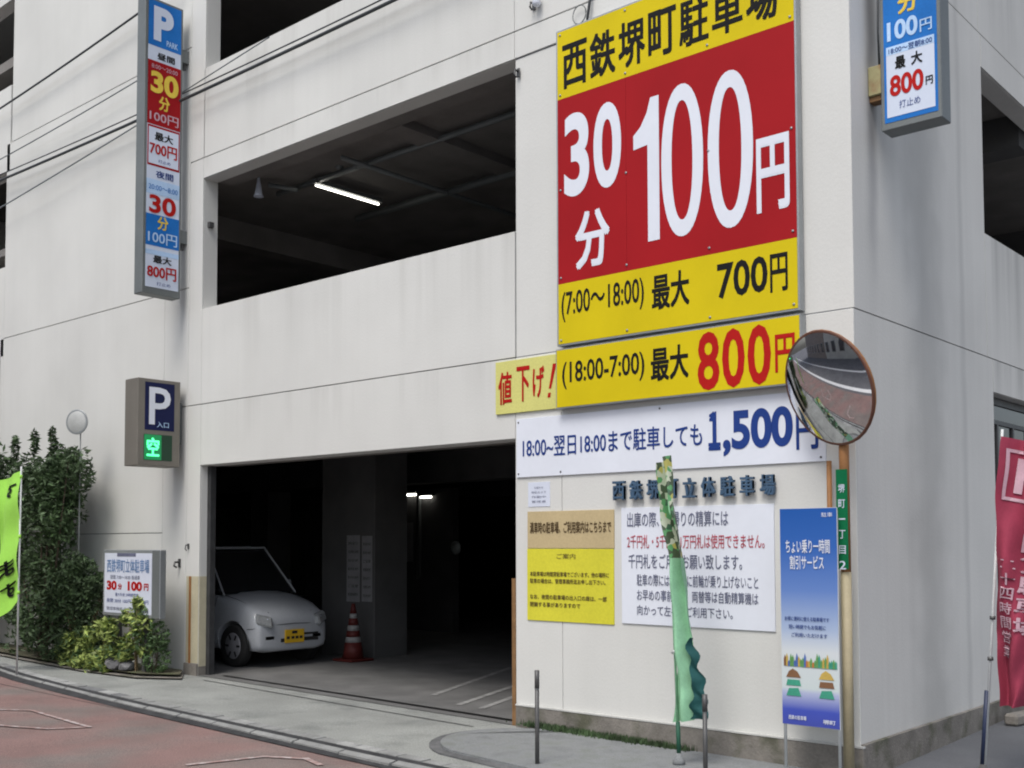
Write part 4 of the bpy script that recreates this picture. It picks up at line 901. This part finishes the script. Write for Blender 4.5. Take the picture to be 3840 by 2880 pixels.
for s, lab in ((-1, 'a'), (1, 'b')):
    for xw in (-0.42, -2.75):
        wm = Matrix.Translation((xw, s * 0.575, 0.255)) @ Matrix.Rotation(R(90 * -s), 4, 'X')
        tyre = lathe('wheel', [(0.16, -0.07), (0.245, -0.075), (0.262, -0.05), (0.262, 0.05), (0.245, 0.075), (0.16, 0.06)], 'rubber', car, 28, wm)
        lathe('hub_cap', [(0.165, 0.055), (0.155, 0.068), (0.10, 0.060), (0.06, 0.075), (0.0, 0.078)], 'hubcap', tyre, 24, wm)
        for k in range(6):
            a_ = k * math.pi / 3; box('cover_slot', -0.014, 0.014, -0.035, 0.035, -0.002, 0.004, 'rubber', tyre).matrix_local = wm @ Matrix.Translation((0.115 * math.cos(a_), 0.115 * math.sin(a_), 0.066)) @ Matrix.Rotation(a_ + R(90), 4, 'Z')
    hl = bmesh.new(); addbox(hl, -0.055, 0.055, -0.11, 0.11, -0.065, 0.065, 0.022)
    for v_ in hl.verts: v_.co.x -= 0.35 * v_.co.z; v_.co.z += 0.22 * v_.co.y * s
    bmesh.ops.transform(hl, matrix=Matrix.Translation((0.006, s * 0.475, 0.575)) @ Matrix.Rotation(R(24 * s), 4, 'Z'), verts=hl.verts[:]); hd = obj('headlight', hl, 'lens', car, False)
    rf = bmesh.new(); bmesh.ops.create_uvsphere(rf, u_segments=12, v_segments=8, radius=0.042, matrix=Matrix.Translation((0.045, s * 0.44, 0.575)) @ Matrix.Diagonal((0.6, 1, 1, 1))); obj('bulb_cover', rf, 'signwhite', hd, True)
    box('indicator', -0.20, -0.13, s * 0.60 - 0.012, s * 0.60 + 0.012, 0.53, 0.60, 'amber', car, 0.004)
    box('fog_slot', 0.03, 0.045, s * 0.40 - 0.07, s * 0.40 + 0.07, 0.34, 0.38, 'rubber', car)
    box('door_mirror', -0.98, -0.88, s * 0.70 - 0.06, s * 0.70 + 0.06, 0.93, 1.03, 'car', car, 0.02)
box('grille', 0.02, 0.052, -0.22, 0.42, 0.30, 0.345, 'rubber', car); box('grille', 0.02, 0.052, 0.16, 0.42, 0.375, 0.40, 'rubber', car)
npl = box('number_plate', 0.056, 0.064, -0.165, 0.165, 0.285, 0.45, 'plate', car, 0.002)
for (y, z, w) in ((-0.11, 0.355, 0.05), (-0.03, 0.355, 0.05), (0.04, 0.355, 0.05), (0.11, 0.355, 0.05), (0.0, 0.42, 0.09)): box('plate_character', 0.0642, 0.066, y - w / 2, y + w / 2, z - 0.022, z + 0.012, 'rubber', npl)
bm = bmesh.new()
for s in (-1, 1):
    addtube(bm, [(0.040, s * 0.30, 0.515), (0.020, s * 0.56, 0.49), (-0.05, s * 0.627, 0.475), (-0.13, s * 0.638, 0.47)], 0.004, 5)
    addtube(bm, [(-0.03, s * 0.36, 0.665), (-0.20, s * 0.52, 0.745), (-0.45, s * 0.545, 0.822), (-0.70, s * 0.56, 0.868)], 0.004, 5)
    addtube(bm, [(-0.86, s * 0.658, 0.24), (-0.84, s * 0.660, 0.60), (-0.78, s * 0.62, 0.86)], 0.004, 5)
addtube(bm, [(0.042, -0.30, 0.515), (0.050, 0.0, 0.525), (0.042, 0.30, 0.515)], 0.004, 5)
obj('panel_gap', bm, 'rubber', car)['kind'] = 'stuff'

car.scale = (1.0, 0.9, 1.0); car.location.y = 1.335
# traffic cone
t = thing('traffic_cone', 'red traffic cone with white bands between the white car and the inner pillar', 'cone', (-7.86, 2.22, g(-7.9) + 0.007))
box('base', -0.19, 0.19, -0.19, 0.19, 0, 0.03, 'cone', t, 0.006)
def cz(z): return 0.145 - 0.118 * z / 0.72
zz = [0.03, 0.24, 0.31, 0.39, 0.46, 0.55, 0.61, 0.74]
for i, (a, b) in enumerate(zip(zz, zz[1:])): lathe('band' if i % 2 else 'cone_body', [(cz(a), a + .0003), (cz(b), b)], 'whiteband' if i % 2 else 'cone', t, 20)

# ------------------------------------------------------------------ planting bed
bed = sheet('planting_bed', [(-18, -0.38), (-13.5, -0.52), (-12.2, -0.60), (-10.6, -0.66), (-9.3, -0.68), (-8.3, -0.56), (-7.9, -0.30), (-8.27, -0.03), (-18, -0.03)], 0.05, 'soil', step=0.5)
bk = sheet('planting_bed', [(-18, -0.44), (-13.5, -0.58), (-12.2, -0.66), (-10.6, -0.73), (-9.3, -0.76), (-8.25, -0.65), (-7.80, -0.34), (-8.25, -0.028), (-18, -0.028)], 0.02, 'plinth', step=0.5)
def leaves(name, blobs, n, size, mat, parent, seed, flat=0.6):
    r = random.Random(seed); verts = []; faces = []
    for _ in range(n):
        cx_, cy_, cz_, rx_, ry_, rz_ = r.choice(blobs)
        while True:
            p_ = Vector((r.uniform(-1, 1), r.uniform(-1, 1), r.uniform(-1, 1)))
            if 0.15 < p_.length < 1: break
        p_ = p_.normalized() * (p_.length ** 0.45)
        c_ = Vector((cx_ + p_.x * rx_, cy_ + p_.y * ry_, cz_ + p_.z * rz_))
        if c_.y > -0.02: c_.y = -0.02 - r.random() * 0.1
        s = size * r.uniform(0.6, 1.35); d = Vector((r.gauss(0, 1), r.gauss(0, 1), r.gauss(0, 0.7))).normalized()
        q_ = d.cross(Vector((r.gauss(0, 1), r.gauss(0, 1), r.gauss(0, 1)))).normalized()
        k = len(verts); verts += [c_ - d * s, c_ + q_ * s * 0.30, c_ + d * s, c_ - q_ * s * 0.30]; faces.append((k, k + 1, k + 2, k + 3))
    me = bpy.data.meshes.new(name); me.from_pydata(verts, [], faces); me.materials.append(M[mat])
    o = bpy.data.objects.new(name, me); COL.objects.link(o); o.parent = parent; return o
def clumps(blobs, per, rad, seed):
    r = random.Random(seed); out = []
    for (a, b, c, d, e, f) in blobs:
        for _ in range(per):
            th = r.uniform(0, 6.283); u = r.uniform(-1, 1); q = math.sqrt(1 - u * u); k = r.uniform(0.45, 0.98); s_ = rad * r.uniform(0.6, 1.5)
            out.append((a + d * k * q * math.cos(th), b + e * k * q * math.sin(th) * .8, c + f * k * u, s_, s_ * .8, s_ * r.uniform(.6, 1.1)))
    return out
def bush(name, label, x, y, blobs, n, size, mat, seed, cat='shrub', stems=6, h=1.0, group=None, mat2=None, bark='bark'):
    t = thing(name, label, cat, (x, y, g(x) + 0.04), 0, group); r = random.Random(seed)
    c1 = leaves('crown', blobs, n, size, mat, t, seed)
    if mat2: leaves('young_leaves', blobs, int(n * (0.22 if cat == 'shrub' else 0.5)), size * 0.9, mat2, t, seed + 50)
    bm = bmesh.new()
    for k in range(stems):
        b = r.choice(blobs); tx, ty = b[0] + r.uniform(-.5, .5) * b[3], b[1] + r.uniform(-.5, .3) * b[4]
        addtube(bm, [(r.uniform(-.12, .12), r.uniform(-.08, .08), -0.03), (tx * .45 + r.uniform(-.05, .05), ty * .5, b[2] * .45), (tx, min(ty, 0.1 - 0.0), b[2] + b[5] * .4)], 0.022 if cat == 'shrub' else 0.007, 5, 0.006 if cat == 'shrub' else 0.003)
    obj('stems', bm, bark, t); return t
# (crown points are kept on the street side of the wall: positions are local, so shift the clamp)
_old = leaves
def leaves(name, blobs, n, size, mat, parent, seed, flat=0.6):
    o = _old(name, [(a, b + parent.location.y, c, d, e, f) for a, b, c, d, e, f in blobs], n, size, mat, parent, seed)
    for v_ in o.data.vertices: v_.co.y -= parent.location.y
    return o
bush('evergreen_shrub', 'tall dark evergreen shrub at the left edge behind the lime flag', -12.9, -0.55,
     clumps([(0, 0, 0.9, 1.0, .5, .9), (-.2, 0, 1.8, .95, .5, .9), (.3, 0, 2.15, .8, .42, .75), (-.9, 0, 1.4, 1.0, .5, 1.2), (.7, .05, 1.5, .7, .4, 1.2), (-.5, 0, 2.45, .6, .35, .5)], 16, 0.22, 3) + [(0, .1, 0.9, .8, .3, .8), (-.2, .1, 1.8, .75, .3, .8), (.3, .1, 2.1, .6, .25, .6)] * 10, 13000, 0.052, 'leaf_dark', 11, stems=12, mat2='leaf_mid')
bush('evergreen_shrub', 'tall dark shrub beside the wall, right of the tallest one, with a leaning top', -10.75, -0.5,
     clumps([(-.3, 0, 0.7, .85, .42, .7), (-.2, 0, 1.5, .7, .4, .8), (.05, .0, 2.15, .55, .36, .5), (.45, 0, 2.45, .5, .28, .30), (.2, 0, 1.9, .45, .33, .5), (-.7, 0, 2.15, .6, .36, .5), (.25, 0, .5, .8, .42, .6)], 14, 0.19, 4) + [(.15, 0, 2.78, .05, .05, .2), (-.35, 0, 2.8, .05, .05, .18), (-.9, 0, 2.75, .05, .05, .18)] + [(-.3, .1, 0.8, .75, .28, .7), (-.15, .1, 1.6, .6, .28, .8), (.1, .1, 2.1, .5, .22, .5), (.3, .0, .5, .75, .35, .55)] * 8, 14000, 0.045, 'leaf_dark', 12, stems=12, mat2='leaf_mid')
bush('evergreen_shrub', 'low dark rounded shrub left of the board on posts', -10.0, -0.42,
     clumps([(-.1, 0, 0.5, .70, .32, .55), (.0, 0, 0.9, .48, .25, .40)], 18, 0.15, 5) + [(-0.05, .05, 0.45, .6, .25, .5)] * 7, 6500, 0.038, 'leaf_dark', 13, stems=8, bark='dry')
gp = 'low leafy plants at the front of the bed'
bush('low_plant', 'yellow-green leafy plant spilling over the bed edge in front of the board', -9.25, -0.52,
     clumps([(0, 0, 0.10, .50, .22, .20), (-.65, 0, 0.06, .34, .16, .18), (.38, 0, 0.22, .30, .16, .22), (0.02, -.12, 0.02, .4, .14, .12), (-.15, -.1, .34, .1, .08, .12), (.2, -.05, .46, .08, .08, .12), (-.55, -.05, .26, .08, .08, .1)], 7, 0.085, 21), 1700, 0.06, 'leaf_light', 14, 'plant', 6, group=gp, mat2='leaf_mid', bark='dry')
bush('low_plant', 'taller yellow-green plant at the right end of the board on posts', -8.58, -0.46,
     clumps([(0, 0, 0.42, .24, .14, .28), (.16, 0, 0.58, .17, .12, .17), (-.05, 0, 0.22, .26, .14, .18), (-.2, 0, .62, .07, .06, .12), (.05, 0, .78, .06, .06, .1)], 6, 0.07, 22), 620, 0.055, 'leaf_light', 15, 'plant', 6, group=gp, mat2='leaf_mid', bark='dry')
bush('low_plant', 'dark green plant in the bed next to the entrance pier', -8.30, -0.36,
     [(0, 0, 0.20, .20, .14, .22), (.05, 0, 0.42, .14, .12, .18)], 620, 0.036, 'leaf_mid', 16, 'plant', 5, group=gp)
bush('low_plant', 'sparse brownish-green plant at the foot of the low dark shrub', -9.95, -0.52,
     [(0, 0, 0.14, .40, .14, .18)], 500, 0.036, 'leaf_mid', 17, 'plant', 7, group=gp, mat2='leaf_light', bark='dry')
for k, (x, s) in enumerate(((-8.86, 0.13), (-8.66, 0.10), (-8.77, 0.09))):
    bm = bmesh.new(); bmesh.ops.create_icosphere(bm, subdivisions=2, radius=s)
    rr = random.Random(k)
    for v_ in bm.verts: v_.co *= rr.uniform(0.85, 1.1); v_.co.z *= 0.65
    o = obj('stone', bm, 'stone'); o.location = (x, -0.55 + 0.03 * k, g(x) + 0.05 + s * 0.5 + (0.09 if k == 2 else 0)); tag(o, ('larger grey garden stone among the low plants', 'smaller grey garden stone nearer the entrance pier', 'small grey stone lying on top of the other two')[k], 'stone', 'garden stones in the bed')
# small round mirror on a stick above the shrubs
t = thing('garden_mirror', 'small round pale mirror with thin dark rim standing above the shrub against the wall', 'mirror', (-10.03, -0.42, g(-10)))
mwx = Matrix.Translation((0, -0.05, 3.04)) @ Matrix.Rotation(R(90), 4, 'X') @ Matrix.Rotation(R(25), 4, 'Y')
lathe('rim', [(0.151, -0.008), (0.158, -0.008), (0.158, 0.006), (0.151, 0.006)], 'steel', t, 32, mwx)
lathe('glass', [(0.151, 0.0), (0.13, 0.008), (0.08, 0.02), (0.0001, 0.026)], 'pale_glass', t, 32, mwx); tube('stick', [(0, 0, 0), (0, 0, 3.0)], 0.008, 'casing', t)

# moss along the plinth foot
r = random.Random(3); vs = []; fs = []
for _ in range(2600):
    x = r.choice((r.uniform(-2.95, -1.3), r.gauss(-2.6, .2), r.gauss(-1.9, .25))); y = -0.035 - abs(r.gauss(0, 0.035)); z = g(x) + 0.03
    h = r.uniform(0.01, 0.06); a = r.uniform(0, 6.28); k = len(vs); w = 0.006
    if x > -1.2: continue
    vs += [(x - w * math.cos(a), y - w * math.sin(a), z), (x + w * math.cos(a), y + w * math.sin(a), z), (x + r.uniform(-.01, .01), y + r.uniform(-.01, .01), z + h)]; fs.append((k, k + 1, k + 2))
me = bpy.data.meshes.new('moss'); me.from_pydata(vs, [], fs); me.materials.append(M['leaf_dark']); o = bpy.data.objects.new('moss', me); COL.objects.link(o); o['kind'] = 'stuff'; o['label'] = 'short dark moss and weeds growing along the foot of the plinth'; o['category'] = 'moss'

# ------------------------------------------------------------------ buildings across the street (they shade the front and show in the mirror)
def far_building(label, x0, x1, y0, y1, h, mat, rows, cols_, wy, grp='buildings across the street'):
    t = thing('street_building', label, 'building', ((x0 + x1) / 2, (y0 + y1) / 2, -0.2), 0, grp); W2 = (x1 - x0) / 2; D2 = (y1 - y0) / 2
    box('wall', -W2, W2, -D2, D2, 0, h, mat, t); box('roof', -W2 - .15, W2 + .15, -D2 - .15, D2 + .15, h + .001, h + .25, 'casing', t)
    wy = D2
    for r_ in range(rows):
        for c_ in range(cols_):
            xx = -W2 + (c_ + 0.5) * 2 * W2 / cols_; zz_ = 1.0 + r_ * 3.0
            f = box('window', xx - 0.62, xx + 0.62, wy + 0.001, wy + 0.05, zz_, zz_ + 1.35, 'steel', t); box('pane', xx - 0.56, xx + 0.56, wy + 0.0505, wy + 0.056, zz_ + 0.06, zz_ + 1.29, 'far_glass', f)
far_building('low grey office block across the street, reflected in the traffic mirror', -17, -3.2, -17, -9.2, 6.0, 'far_wall', 2, 6, 0)
far_building('brown building farther down the street, reflected in the traffic mirror', -34, -17.6, -18, -9.4, 9.2, 'far_brown', 3, 7, 0)

build_texts()
